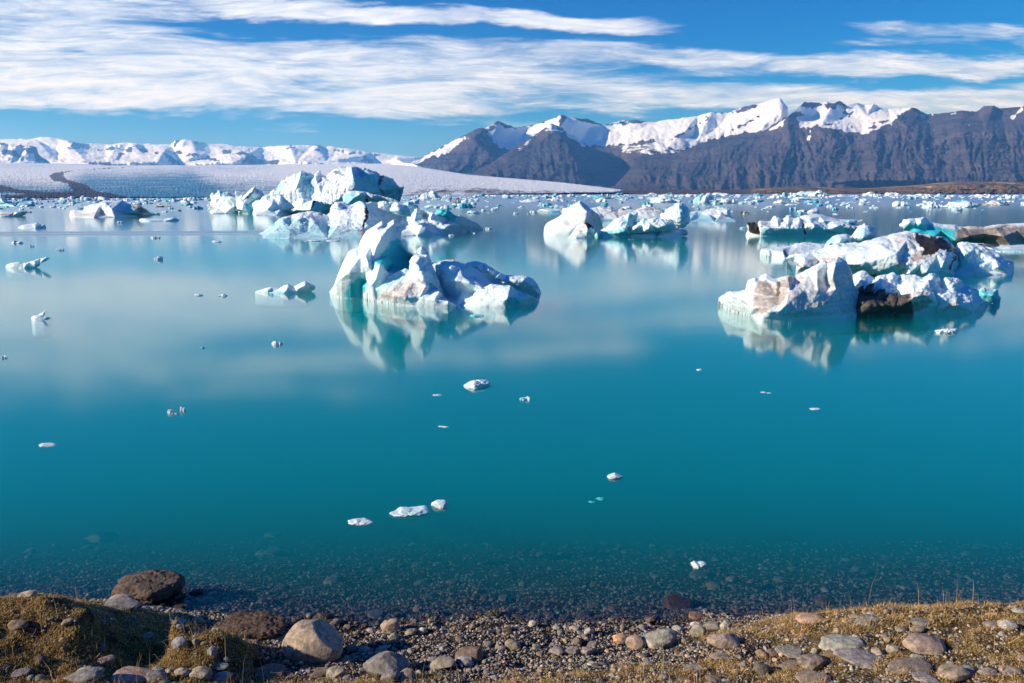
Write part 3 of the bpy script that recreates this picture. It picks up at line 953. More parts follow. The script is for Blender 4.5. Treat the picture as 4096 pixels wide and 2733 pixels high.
# --- glacier tongue
out = cvl(SRC, [(-250, 796, 560), (-250, 652, 7600), (0, 651, 7600), (322, 656, 7400), (440, 663, 7000), (728, 662, 7000), (1000, 660, 7000), (1300, 657, 7200), (1640, 654, 7400), (1700, 672, 6200), (1880, 700, 4600), (2231, 729, 3300), (2400, 748, 2750), (2500, 762, 2450), (2460, 771, 2300)])
out += cvl(SRC, [(2000, 778, 2000), (1850, 783, 1500), (1640, 786, 1150), (1300, 789, 800), (1000, 791, 700), (500, 793, 620), (0, 795, 570)])
ctrl = cvl(SRC, [(0, 690, 4200), (500, 690, 4000), (1000, 690, 4000), (1500, 690, 4200), (0, 730, 2000), (500, 730, 1900), (1000, 735, 1900), (1500, 735, 2200), (1900, 740, 2500), (0, 765, 1100), (500, 765, 1000), (1000, 765, 1050), (1500, 765, 1400), (2000, 760, 2100), (0, 784, 720), (500, 782, 740), (1000, 780, 780)])


def glac_field(q):
    s_ = np.clip((q[:, 1] - 650) / 150, 0, 1)
    r = ridged(np.stack([q[:, 0] / 16, q[:, 1] / 4.0, q[:, 0] * 0 + 3], 1), 4, .6)
    r2 = ridged(np.stack([q[:, 0] / 60, q[:, 1] / 9.0, q[:, 0] * 0 + 9], 1), 3, .6)
    return (r * 9 + r2 * 11) * (1.3 - s_ * .8)


mor = [('dirt', .95, 4, cvl(S4, [(505, 480), (560, 452), (700, 432), (1000, 403), (1400, 387), (1400, 393), (1000, 412), (780, 425), (685, 450), (655, 480), (700, 515), (820, 548), (900, 580), (1000, 640), (1330, 690), (1300, 712), (900, 725), (450, 722), (240, 715), (-400, 740), (-400, 560), (0, 575), (200, 622), (500, 652), (760, 640), (700, 560), (560, 535)])),
       ('dirt', .62, 16, cvl(S1, [(260, 890), (600, 868), (900, 862), (1300, 892), (1700, 892), (2200, 892), (2300, 930), (1000, 950), (400, 950), (200, 940)])),
       ('dirt', .5, 10, cvl(S1, [(0, 930), (260, 880), (700, 870), (1000, 950), (0, 960)])),
       ('dirt', .42, 10, cvl(S4, [(1500, 500), (1560, 490), (1750, 560), (2000, 590), (2000, 620), (1700, 580)])),
       ('dirt', -.8, 10, cvl(S4, [(-300, 650), (120, 655), (250, 680), (100, 690), (-300, 690)])),
       ('blue', .85, 60, cvl(S4, [(-200, 520), (600, 560), (900, 430), (1300, 430), (2000, 400), (2400, 560), (2400, 800), (-200, 800)])),
       ('blue', .7, 60, cvl(S4, [(-200, 350), (800, 360), (900, 372), (300, 392), (-200, 392)])),
       ('blue', .7, 60, cvl(S5, [(-200, 330), (700, 340), (560, 380), (-200, 400)])),
       ('blue', 1.05, 40, cvl(S4, [(900, 640), (1500, 560), (2300, 640), (2300, 800), (900, 800)])),
       ('blue', .62, 50, cvl(S5, [(-300, 430), (700, 450), (1000, 520), (900, 700), (-300, 700)])),
       ('blue', .45, 60, cvl(S5, [(900, 600), (2350, 520), (2350, 650), (900, 650)]))]
gtx = np.array([-250, 0, 500, 1000, 1300, 1640, 1900, 2231, 2500])
gtop = np.array([650, 651, 658, 659, 656, 654, 702, 729, 762])
gtY = np.array([7600, 7600, 7300, 7200, 7200, 7000, 4600, 3300, 2450])
gbot = np.array([796, 795, 793, 791, 789, 786, 782, 776, 768])
gbY = np.array([560, 570, 620, 700, 800, 1150, 1600, 2000, 2300])


def glac_Y(q):
    x, y = q[:, 0] * 100, q[:, 1] * 100
    sm = lambda tb: sum(np.interp(x + d, gtx, tb) for d in (-160, -80, 0, 80, 160)) / 5
    t = np.clip((sm(gbot) - y) / np.maximum(sm(gbot) - sm(gtop), 4), 0, 1)
    return np.exp(np.log(sm(gbY)) * (1 - t) + np.log(sm(gtY)) * t)


V, FF, at = relief_data(SRC, out, ctrl, step=4.0, back=60, absY=True, nz=(.9, 26), field=glac_field, paint=mor, yfunc=glac_Y)
tag(link('glacier', new_mesh('glacier', V, FF, GLAC, at)), kind='structure')

# --- low brown far shore
out = cvl(SRC, [(1850, 784, 1700), (2000, 776, 2200), (2100, 769, 2600), (2300, 763, 3000), (2600, 761, 3300), (2950, 759, 3400), (3060, 752, 3200), (3200, 749, 3100), (3300, 751, 3150), (3430, 756, 3200), (3560, 748, 3200), (3680, 740, 3300), (3760, 731, 3400), (3840, 726, 3400), (4096, 729, 3400), (4350, 727, 3300),
                (4350, 779, 2100), (4096, 778.6, 2300), (3600, 778.4, 2400), (3000, 778.4, 2400), (2500, 779, 2300), (2200, 781, 1900)])
ctrl = cvl(SRC, [(2400, 770, 2600), (2900, 769, 2700), (3100, 762, 2800), (3500, 765, 2600), (3800, 750, 2800), (4000, 745, 2850), (4000, 765, 2500), (3700, 757, 2900), (3300, 768, 2600)])
pt = [('dirt', 1.0, 20, [(3000, 745), (3060, 740), (3500, 740), (3750, 700), (4400, 700), (4400, 768), (3600, 772), (3000, 772)])]
V, FF, at = relief_data(SRC, out, ctrl, step=4, back=300, absY=True, nz=(1.2, 60), field=lambda q: 130 * ridged(np.stack([q[:, 0] / 55, q[:, 1] / 9, q[:, 0] * 0], 1), 4), paint=pt)
tag(link('far_shore', new_mesh('far_shore', V, FF, SHORE, at)), kind='structure')
# the land behind the far shore carries on under the mountains
tag(link('far_plain', new_mesh('far_plain', [(-26000, 2600, -8), (26000, 2600, -8), (26000, 2700, 2.2), (-26000, 2700, 2.2), (26000, 20000, 3), (-26000, 20000, 3)], [(0, 1, 2, 3), (3, 2, 4, 5)], SHORE, {'dirt': np.zeros(6)}, smooth=False)), kind='structure')
# ------------------------------------------------------------------ icebergs traced one by one
W_ = 'w'
CA = (1250, 850, .42735)
CC = (800, 620, .51064)
CD = (2050, 740, .42553)
CE = (2800, 780, .55149)
CI = (0, 500, .46809)
CN = (0, 1000, .59574)


def berg(name, px, py, label, chunks, mat, T, group=None, cat='iceberg', **kw):
    root = empty_at(name, T[0] + px * T[2], T[1] + py * T[2])
    tag(root, label, cat, group)
    for c in chunks:
        k = dict(kw)
        k.update(c[3] if len(c) > 3 else {})
        relief(c[0], T, c[1], c[2], mat, root, **k)
    return root


# A: the spired berg in the centre
berg('spired_iceberg', 800, 880, 'white and turquoise iceberg with a twin-horned spire, centre of the lagoon', [
    ('spire', [(155, 745, W_), (200, 690), (232, 600), (280, 480), (335, 370), (370, 348), (430, 330), (450, 270), (480, 210), (520, 165), (590, 120), (640, 88), (655, 82), (662, 120), (668, 135), (700, 108), (740, 80), (765, 68), (775, 100), (788, 140), (815, 138), (840, 130),
               (832, 190), (822, 245), (845, 300), (880, 360), (925, 385), (970, 408), (960, 480), (930, 560), (920, 700), (930, 850, W_), (760, 850, W_), (600, 835, W_), (470, 803, W_), (380, 806, W_), (300, 800, W_), (240, 792, W_), (190, 765, W_)],
     [(765, 105, .35), (640, 250, 1.0), (700, 160, .55), (600, 320, 1.15), (500, 405, 1.25), (440, 440, 1.05), (525, 500, 1.45), (655, 110, .25), (600, 160, .35), (520, 230, .35), (470, 310, .35), (400, 380, .45), (585, 250, .5), (545, 320, .55), (500, 350, .55), (430, 400, .6),
      (340, 560, 1.0), (300, 480, .5), (260, 620, .7), (230, 700, .8), (250, 760, .8), (790, 200, .0), (740, 290, .25), (700, 400, .35), (640, 420, .65), (560, 450, 1.0), (820, 330, -.25), (870, 430, -.5), (930, 430, -.7), (760, 480, .0), (700, 550, .25), (850, 550, -.3),
      (400, 620, .75), (430, 720, .45), (480, 660, .45), (500, 560, .95), (560, 550, 1.35), (640, 490, 1.55), (600, 620, 1.6), (520, 720, 1.3), (480, 770, 1.25), (700, 560, 1.0), (740, 585, .8), (640, 650, 1.4), (330, 760, .55), (400, 770, .5)],
     dict(edge=.1, back=1.4, nz=(.018, .5), paint=[
         ('blue', 1.0, 45, [(560, 480), (640, 380), (740, 260), (800, 240), (850, 330), (960, 410), (940, 560), (900, 800), (740, 700), (740, 580), (640, 490)]),
         ('blue', 1.0, 35, [(300, 780), (330, 680), (400, 620), (480, 600), (520, 660), (500, 730), (470, 800), (350, 815)]),
         ('blue', .35, 40, [(740, 100), (840, 120), (820, 330), (700, 300)]), ('blue', .3, 40, [(360, 350), (560, 230), (560, 330), (440, 420), (300, 480)])])),
    ('slab', [(465, 795, W_), (480, 770), (560, 715), (700, 615), (800, 555), (870, 522), (930, 545), (1050, 563), (1110, 572), (1150, 640), (1190, 735), (1230, 780), (1270, 822), (1350, 874, W_), (1270, 888, W_), (1130, 885, W_), (950, 878, W_), (780, 862, W_), (650, 838, W_), (520, 818, W_)],
     [(700, 700, .25), (850, 620, -.1), (900, 700, .5), (600, 780, .4), (1040, 590, .0), (1065, 690, .75), (1085, 740, .5), (1190, 745, .75), (1270, 835, 1.1), (1120, 620, -.5), (1150, 700, -.1), (850, 790, .8), (1000, 800, .7), (1150, 820, .95), (700, 810, .5), (980, 640, .45)],
     dict(edge=.35, back=1.2, nz=(.04, .35), paint=[
         ('dirt', .5, 25, [(590, 800), (700, 730), (900, 620), (1000, 575), (1050, 590), (1060, 680), (1080, 735), (950, 770), (800, 815), (720, 830)]),
         ('blue', .45, 25, [(470, 780), (700, 620), (860, 520), (880, 600), (600, 780), (600, 840)]), ('blue', .7, 20, [(1060, 570), (1120, 570), (1200, 720), (1100, 730)])])),  # second blue mask paints in the shade of the right face
    ('block', [(905, 500), (915, 445), (955, 402), (1005, 396), (960, 376), (990, 345), (1022, 320), (1055, 345), (1085, 375), (1105, 440), (1112, 490), (1180, 640), (1200, 800), (1150, 850, W_), (950, 850, W_), (930, 620)],
     [(1020, 350, .3), (1000, 430, .5), (960, 470, .7), (1060, 540, .65), (1000, 530, .8), (1060, 430, .2), (1090, 460, -.1), (1100, 560, .4), (1040, 600, .8)],
     dict(edge=.1, back=.9, nz=(.05, .3), base=29.3, paint=[('blue', .35, 30, [(1060, 400), (1110, 440), (1180, 640), (1100, 640)])])),
    ('ridge', [(1080, 500), (1100, 478), (1180, 470), (1250, 446), (1320, 447), (1430, 480), (1500, 515), (1550, 545), (1640, 630), (1720, 690), (1720, 780), (1700, 840, W_), (1350, 872, W_), (1180, 868, W_)],
     [(1180, 500, 0.17), (1250, 490, 0.29), (1330, 470, 0.25), (1290, 515, 0.78), (1250, 570, 0.74), (1320, 590, 0.87), (1400, 590, 0.91), (1430, 520, 0.25), (1520, 600, 0.17), (1600, 670, 0.25), (1180, 600, 0.08), (1220, 700, 0.17), (1260, 780, 0.08), (1350, 640, 1.12), (1240, 650, 0.66), (1470, 660, 1.24), (1580, 700, 1.32), (1400, 740, 0.74), (1500, 760, 0.74), (1330, 800, 0.33), (1380, 520, 0.50)],
     dict(edge=.1, back=1.2, nz=(.03, .45), base=30.0, paint=[('blue', .45, 30, [(1090, 460), (1220, 480), (1230, 700), (1300, 860), (1150, 860)]), ('blue', .3, 30, [(1280, 450), (1450, 480), (1720, 690), (1600, 680), (1440, 600)])])),  # blue masks here tint in the shade of the slopes
    ('far_ridge', [(1420, 490), (1450, 470), (1520, 458), (1600, 478), (1660, 510), (1750, 565), (1820, 590), (1890, 597), (1970, 594), (2010, 600), (2060, 622), (2105, 680), (2142, 750, W_), (2130, 768, W_), (2040, 775, W_), (1800, 790, W_), (1500, 790, W_)],
     [(1540, 500, 0.45), (1600, 560, 0.30), (1700, 620, 0.15), (1755, 575, 0.45), (1720, 615, 1.05), (1800, 640, 0.45), (1880, 640, 0.75), (1980, 625, 0.75), (1960, 680, 0.75), (2060, 700, 0.45), (2020, 740, 0.60), (1650, 540, 0.45), (1900, 740, 0.30)],
     dict(edge=.0, back=1.3, nz=(.035, .35), paint=[('blue', .35, 30, [(1500, 520), (1700, 560), (1900, 640), (2140, 760), (1700, 760)]), ('dirt', .2, 20, [(1470, 455), (1560, 455), (1560, 480), (1460, 480)])])),  # blue mask paints shade over the mostly shaded ridge
    ('front_slab', [(1355, 858, W_), (1380, 840), (1430, 815), (1500, 790), (1550, 740), (1610, 700), (1660, 680), (1850, 686), (1890, 715), (1920, 740), (2010, 770), (2080, 800), (2125, 835, W_), (2080, 848, W_), (1900, 870, W_), (1800, 889, W_), (1600, 884, W_), (1420, 874, W_)],
     [(1700, 720, .1), (1850, 700, .3), (1720, 800, .5), (1830, 780, .9), (1815, 840, 1.0), (1900, 800, .2), (2000, 810, .1), (1600, 800, .35), (1500, 830, .3), (1890, 740, .2)],
     dict(edge=.1, back=1.2, nz=(.045, .3), paint=[('blue', .8, 18, [(1830, 790), (1880, 780), (1960, 850), (1800, 890)]), ('dirt', .28, 15, [(1600, 720), (1700, 690), (1680, 720), (1580, 760)])])),
], ICE, CA, step=6 * .43, depth=.5)

# B: the great wall at the back
berg('walled_iceberg', 800, 460, 'huge back iceberg with a tall wavy white wall and blue right end', [
    ('wall', [(540, 445, W_), (530, 330), (560, 292), (590, 270), (620, 240), (645, 200), (665, 198), (682, 178), (740, 150), (755, 155), (790, 128), (835, 138), (870, 155), (900, 165), (915, 145), (935, 130), (945, 150), (965, 163), (990, 170), (1010, 145), (1045, 118), (1080, 105), (1120, 96), (1150, 97), (1190, 87), (1215, 95), (1268, 112), (1290, 108), (1400, 150), (1430, 165), (1470, 175), (1510, 195), (1540, 230),
              (1570, 262), (1595, 252), (1590, 290), (1560, 360), (1545, 400), (1540, 440, W_), (1200, 450, W_), (800, 455, W_)],
     [(600, 300, 1.5), (660, 240, 2), (700, 300, 4), (760, 250, 4.4), (790, 150, 3.6), (830, 170, 2.4), (860, 220, 2.2), (890, 260, 2.6), (905, 170, 4.2), (920, 230, 5.0), (870, 330, 4.0), (800, 330, 5), (950, 300, 5.5), (980, 200, 4.6), (1040, 140, 4.8), (1060, 240, 6.0), (1100, 340, 7.5), (1150, 180, 7.0), (1188, 110, 7.2), (1205, 200, 8.4), (1225, 290, 8.8), (1190, 370, 8.8),
      (1260, 180, 5.5), (1300, 260, 4.0), (1400, 220, 1.5), (1420, 300, 1.5), (1500, 260, -1.5), (1540, 330, -2.5), (1340, 150, 2.8), (1450, 180, -.5), (700, 400, 3), (900, 400, 5.5), (1000, 400, 7), (1400, 360, 2)],
     dict(edge=-.5, back=6, nz=(.28, 1.6), field=lambda q: .07 * np.sin(q[:, 0] / 2.6 + 3 * fbm(np.stack([q[:, 0] / 40, q[:, 1] / 40, q[:, 0] * 0], 1), 2)) * np.clip((1420 - q[:, 0]) / 30, 0, 1), paint=[
         ('blue', .5, 10, [(780, 150), (880, 150), (930, 270), (860, 300), (800, 220)]), ('blue', .55, 25, [(1200, 90), (1300, 110), (1540, 230), (1600, 260), (1540, 400), (1250, 390), (1230, 300)]), ('blue', .5, 8, [(560, 310), (650, 200), (665, 240), (600, 320)]),  # first blue mask paints the shade of the wall's turned-away facet
         ('dirt', .75, 5, [(1395, 190), (1420, 165), (1440, 170), (1410, 230), (1380, 260)]), ('dirt', .7, 4, [(1400, 265), (1440, 270), (1450, 320), (1420, 300)]), ('dirt', .6, 3, [(1105, 318), (1145, 250), (1150, 258), (1120, 318)]), ('dirt', .7, 3, [(555, 318), (600, 255), (606, 262), (572, 318)]),
         ('dirt', .45, 3, [(915, 165), (990, 168), (985, 180), (960, 185)])])),
    ('wall_ledge', [(1120, 330), (1160, 285), (1230, 286), (1300, 292), (1400, 318), (1500, 345), (1552, 360), (1540, 385), (1490, 395), (1400, 400), (1300, 410), (1200, 420), (1150, 430, W_), (1500, 440, W_), (1130, 440, W_)][:12] + [(1130, 410)],
     [(1250, 310, 3), (1350, 330, 2), (1450, 355, 0), (1300, 350, 1.5), (1200, 340, 3)], dict(base=145, edge=0, back=2, nz=(.12, 1.2), depth=.2, paint=[('blue', .6, 20, [(1120, 290), (1552, 350), (1552, 400), (1120, 430)]), ('dirt', .55, 10, [(1240, 300), (1400, 325), (1500, 355), (1400, 375), (1290, 350)]), ('dirt', .8, 5, [(1290, 345), (1320, 338), (1330, 370), (1295, 372)])])),
    ('left_block', [(75, 445, W_), (82, 400), (95, 350), (88, 300), (100, 300), (118, 318), (150, 283), (170, 300), (215, 292), (240, 300), (262, 318), (285, 340), (300, 372), (310, 410), (300, 458, W_), (200, 461, W_), (90, 463, W_)],
     [(110, 350, 1), (160, 320, 2), (200, 400, 2.5), (250, 340, 2.6), (270, 400, 3.2), (150, 420, 2), (290, 420, 1.0), (280, 360, 1.8)], dict(edge=.2, back=4, nz=(.3, 1.5), paint=[('blue', .45, 10, [(140, 290), (240, 300), (220, 350), (150, 330)]), ('blue', .5, 10, [(270, 330), (310, 380), (300, 460), (270, 440)])])),
    ('striped_block', [(285, 350), (280, 292), (300, 282), (325, 310), (340, 322), (375, 290), (405, 265), (430, 254), (445, 268), (470, 285), (512, 320), (530, 370), (480, 390), (440, 460, W_), (300, 460, W_)],
     [(320, 350, .5), (380, 310, 1.8), (420, 270, 2.4), (350, 380, 2.2), (440, 300, 1.6), (470, 330, .6), (420, 350, 1.4)], dict(base=157, edge=-1, back=3, nz=(.22, 1.4), paint=[('blue', .7, 8, [(430, 255), (440, 290), (340, 385), (330, 360)]), ('blue', .55, 14, [(400, 330), (500, 320), (480, 380), (390, 390)]), ('dirt', .85, 4, [(425, 262), (440, 268), (375, 345), (330, 372), (320, 365), (380, 320)]), ('blue', .5, 6, [(235, 290), (280, 292), (290, 340)])])),
    ('front_lump', [(287, 455, W_), (290, 425), (310, 395), (338, 362), (365, 375), (400, 385), (430, 410), (460, 430), (462, 462, W_), (380, 464, W_)],
     [(340, 390, 1.6), (330, 430, 1.6), (370, 400, 1.0), (365, 440, 1.7), (410, 420, .9), (430, 450, .5)], dict(edge=0, back=2.5, nz=(.2, 1.1), base=155.5, paint=[('blue', .85, 8, [(350, 390), (370, 380), (450, 430), (460, 465), (380, 465)])])),
    ('front_hump', [(415, 430), (412, 385), (440, 362), (470, 352), (490, 328), (520, 318), (560, 322), (600, 318), (640, 310), (655, 330), (690, 372), (740, 410), (745, 460, W_), (600, 474, W_), (430, 474, W_), (400, 460, W_)],
     [(480, 370, 1.6), (520, 350, 1.8), (580, 340, 2.0), (632, 325, 2.6), (640, 380, 3.0), (600, 400, 3.2), (560, 390, 4.2), (530, 430, 4.4), (640, 420, 3.0), (700, 420, .8), (680, 390, .6), (480, 430, 2.0), (580, 440, 3.4), (650, 450, 2.0)],
     dict(base=154, edge=.3, back=3.5, nz=(.2, 1.2), paint=[('blue', .45, 12, [(640, 310), (745, 410), (745, 470), (480, 470), (560, 390), (630, 400)]), ('dirt', .6, 4, [(390, 440), (410, 410), (425, 430), (400, 470)])])),  # blue mask colours in the shade of the right and lower facets
    ('dark_cracked_lump', [(714, 462, W_), (718, 425), (760, 405), (800, 400), (840, 370), (870, 358), (905, 357), (950, 370), (1000, 385), (1045, 385), (1060, 460, W_), (900, 470, W_)],
     [(760, 430, .8), (830, 400, 1.8), (885, 365, 2.2), (865, 430, 3.2), (930, 400, .5), (1000, 420, -1), (740, 440, .5)], dict(edge=0, back=3, nz=(.16, 1.0), base=150, paint=[('blue', .5, 12, [(890, 355), (1050, 390), (1040, 460), (860, 460)]), ('dirt', .9, 4, [(885, 360), (905, 360), (870, 430), (855, 450)])])),
], ICE_MID, CC, step=1.6, depth=1.5, cat='iceberg')

# C: the long snowy blue berg in front of the wall
berg('snowy_iceberg', 1300, 650, 'long low iceberg of bumpy blue-shaded snow in front of the high wall', [
    ('body', [(435, 640, W_), (465, 615), (500, 600), (550, 560), (592, 540), (620, 505), (645, 490), (720, 472), (780, 458), (850, 450), (940, 455), (1000, 475), (1025, 455), (1035, 400), (1060, 372), (1100, 368), (1180, 392), (1220, 370), (1250, 358), (1300, 378), (1350, 372), (1450, 378), (1500, 372), (1560, 385), (1620, 402), (1700, 420), (1780, 440), (1830, 455), (1930, 445), (1990, 470), (2080, 490), (2120, 512), (2165, 532), (2200, 560), (2222, 586, W_), (2100, 600, W_), (1880, 622, W_), (1700, 633, W_),
              (1500, 646, W_), (1260, 653, W_), (1000, 658, W_), (700, 656, W_), (500, 650, W_)],
     [(650, 510, -.4), (600, 580, .6), (700, 560, .4), (780, 500, -.6), (860, 480, -2.0), (900, 530, -.3), (840, 600, .7), (940, 580, .2), (1000, 620, .5), (1080, 560, -.4), (1200, 590, .2), (1260, 600, .3), (1285, 590, -.2), (1100, 500, -2.2), (1200, 440, -3.2), (1180, 500, -2.0), (1290, 400, -2.4), (1300, 470, -1.5), (1310, 560, -.5),
      (1290, 520, -1.0), (1400, 440, -5.5), (1430, 520, -4.6), (1480, 600, -3.0), (1560, 480, -6.4), (1600, 500, -5.2), (1680, 520, -3.0), (1740, 560, -1.0), (1640, 590, -2.2), (1780, 590, -.9), (1800, 540, -3.4), (1760, 480, -5.6), (1830, 470, -3.8), (1870, 480, -3.2), (1900, 560, -3.2), (1940, 500, -5.6), (2020, 540, -5.0), (2100, 560, -4.6), (2000, 590, -.8), (1600, 430, -7.5), (1050, 420, -3.5), (1080, 400, -2.9), (1120, 430, -3.0)],
     dict(edge=-4.5, back=5, nz=(.12, .75), nz2=(.12, 2.6), paint=[
         ('blue', .5, 14, [(470, 620), (640, 490), (900, 500), (1000, 560), (1280, 590), (1260, 660), (500, 660)]), ('blue', .3, 30, [(1000, 460), (1280, 480), (1280, 590), (1050, 550)]), ('dirt', .9, 4, [(1290, 400), (1310, 410), (1310, 500), (1285, 560), (1275, 590), (1270, 560), (1295, 500)]), ('dirt', .5, 4, [(1045, 430), (1055, 390), (1078, 392), (1065, 430)]),
         ('dirt', .5, 3, [(840, 600), (850, 500), (858, 500), (848, 640)]), ('dirt', .8, 4, [(935, 460), (965, 465), (960, 490)]), ('dirt', .7, 5, [(1255, 590), (1295, 580), (1290, 640), (1262, 640)]), ('blue', .6, 10, [(1840, 430), (1940, 430), (1980, 490), (1880, 480)])])),
    ('ice_blocks', [(1490, 430), (1505, 385), (1535, 366), (1575, 380), (1600, 392), (1640, 430), (1650, 480), (1580, 480), (1510, 450)], [(1530, 400, .6), (1560, 430, .9), (1600, 430, .2), (1530, 440, .6)],
     dict(base=75.5, edge=0, back=1.5, nz=(.1, .6), paint=[('blue', .5, 10, [(1500, 420), (1640, 430), (1650, 490), (1500, 460)])])),
    ('back_blocks', [(1400, 410), (1400, 375), (1440, 365), (1480, 380), (1500, 420), (1450, 430)], [(1440, 395, .5)], dict(base=77, edge=0, back=1.2, nz=(.1, .6))),
    ('knob', [(1590, 410), (1590, 385), (1635, 365), (1680, 395), (1690, 415), (1640, 430)], [(1630, 395, .5)], dict(base=79, edge=0, back=1.2, nz=(.1, .6), paint=[('blue', .5, 8, [(1580, 360), (1690, 360), (1690, 430), (1580, 430)])])),
    ('clear_block', [(1850, 470), (1855, 430), (1890, 424), (1935, 426), (1980, 465), (2010, 490), (1970, 500), (1900, 480)], [(1890, 450, .6), (1930, 460, .6)], dict(base=74, edge=0, back=1.2, nz=(.1, .5), paint=[('blue', .8, 8, [(1850, 420), (2010, 420), (2010, 500), (1850, 500)])])),
], ICE_MID, CC, step=1.9, depth=1.0)

# D: middle-right berg
berg('coned_iceberg', 900, 480, 'iceberg with a white cone at left and ragged pale blue tower at right', [
    ('cone', [(293, 464, W_), (300, 400), (330, 352), (400, 320), (450, 290), (480, 262), (520, 230), (570, 188), (632, 150), (660, 165), (690, 190), (740, 232), (800, 272), (825, 300), (838, 340), (845, 380), (852, 405), (820, 440, W_), (640, 470, W_), (530, 470, W_), (400, 468, W_)],
     [(330, 400, .6), (450, 370, 1.1), (600, 290, 1.5), (632, 180, 1.0), (700, 255, 1.9), (690, 330, 2.1), (730, 280, 1.1), (745, 320, 1.0), (785, 310, 1.5), (810, 370, 1.2), (770, 410, 1.6), (560, 400, 1.7), (650, 420, 2.0)],
     dict(edge=.1, back=2, nz=(.05, .7), paint=[('dirt', .36, 40, [(560, 200), (632, 140), (830, 300), (840, 400), (640, 400), (440, 400)]), ('dirt', .7, 4, [(295, 395), (318, 362), (320, 375), (305, 400)])])),
    ('dark_tipped_rock', [(520, 499, W_), (560, 452), (600, 402), (640, 372), (680, 352), (700, 350), (730, 370), (765, 398), (772, 440), (760, 480, W_), (700, 497, W_), (600, 502, W_)],
     [(640, 420, .5), (700, 395, .8), (705, 450, 1.0), (740, 400, .5), (750, 450, .3), (600, 470, .5)], dict(edge=.05, back=1, nz=(.05, .4), paint=[('dirt', .95, 6, [(670, 365), (690, 345), (770, 390), (770, 420), (730, 400), (710, 420), (690, 380)]), ('dirt', .5, 8, [(570, 440), (680, 350), (700, 400), (660, 440), (600, 460)])])),
    ('fin', [(770, 475, W_), (800, 436), (880, 402), (950, 332), (1050, 285), (1100, 262), (1175, 262), (1172, 300), (1150, 345), (1210, 352), (1180, 390), (1100, 430), (1085, 460), (1100, 488, W_), (1000, 492, W_), (850, 493, W_)],
     [(900, 420, .6), (1000, 340, .9), (1090, 290, 1.0), (1140, 300, .4), (1080, 360, .9), (1000, 400, 1.2), (1000, 450, 1.4), (880, 460, .9), (1120, 400, .8), (1060, 430, 1.6)], dict(base=74.5, edge=.05, back=1.4, nz=(.09, .5), paint=[('blue', .6, 14, [(1090, 290), (1170, 270), (1150, 340), (1050, 380), (1020, 360)]), ('blue', .7, 12, [(780, 470), (850, 440), (1060, 400), (1090, 450), (1100, 500), (780, 500)])])),
    ('block', [(1045, 452), (1070, 428), (1110, 400), (1150, 372), (1200, 345), (1235, 328), (1262, 332), (1300, 322), (1350, 310), (1400, 325), (1440, 328), (1482, 340), (1530, 380), (1525, 412), (1430, 425), (1350, 432), (1200, 450), (1100, 455)],
     [(1150, 410, .8), (1220, 370, .6), (1300, 360, .8), (1280, 410, 1.2), (1400, 360, .8), (1440, 380, 1.1), (1380, 400, 1.2), (1490, 380, .5)], dict(base=74, edge=0, back=1.8, nz=(.12, .5), paint=[('blue', .4, 10, [(1440, 340), (1530, 380), (1520, 415), (1440, 410)]), ('blue', .5, 6, [(1200, 340), (1260, 330), (1250, 380)])])),
    ('shelf', [(1058, 478, W_), (1100, 455), (1180, 450), (1260, 438), (1400, 428), (1545, 425), (1600, 415), (1648, 440), (1648, 470), (1600, 480), (1590, 490, W_), (1350, 490, W_), (1070, 487, W_)],
     [(1150, 470, .5), (1300, 455, .3), (1360, 470, -.3), (1450, 450, .5), (1560, 455, .6), (1620, 445, .2)], dict(edge=.2, back=1.8, nz=(.1, .4), paint=[('blue', .7, 10, [(1100, 455), (1400, 425), (1420, 445), (1360, 490), (1340, 490), (1340, 465), (1200, 465)]), ('dirt', .3, 6, [(1580, 415), (1650, 430), (1640, 475), (1600, 460)])])),
    ('tower', [(1410, 345), (1405, 285), (1435, 270), (1452, 240), (1480, 222), (1500, 200), (1535, 188), (1572, 174), (1600, 185), (1632, 195), (1655, 225), (1660, 260), (1665, 300), (1655, 360), (1620, 395), (1550, 412, ), (1640, 440, W_), (1420, 440, W_)],
     [(1450, 270, .6), (1500, 240, 1.0), (1560, 210, 1.2), (1580, 300, 1.8), (1500, 320, 1.3), (1620, 250, 1.0), (1640, 330, .8), (1580, 370, 1.6), (1460, 330, .8)], dict(base=76, edge=0, back=1.8, nz=(.14, .6), paint=[('blue', .42, 20, [(1500, 200), (1660, 230), (1660, 360), (1500, 330)]), ('blue', .8, 6, [(1550, 410), (1660, 360), (1640, 400), (1560, 425)])])),
], ICE_MID, CD, step=1.9, depth=1.0)

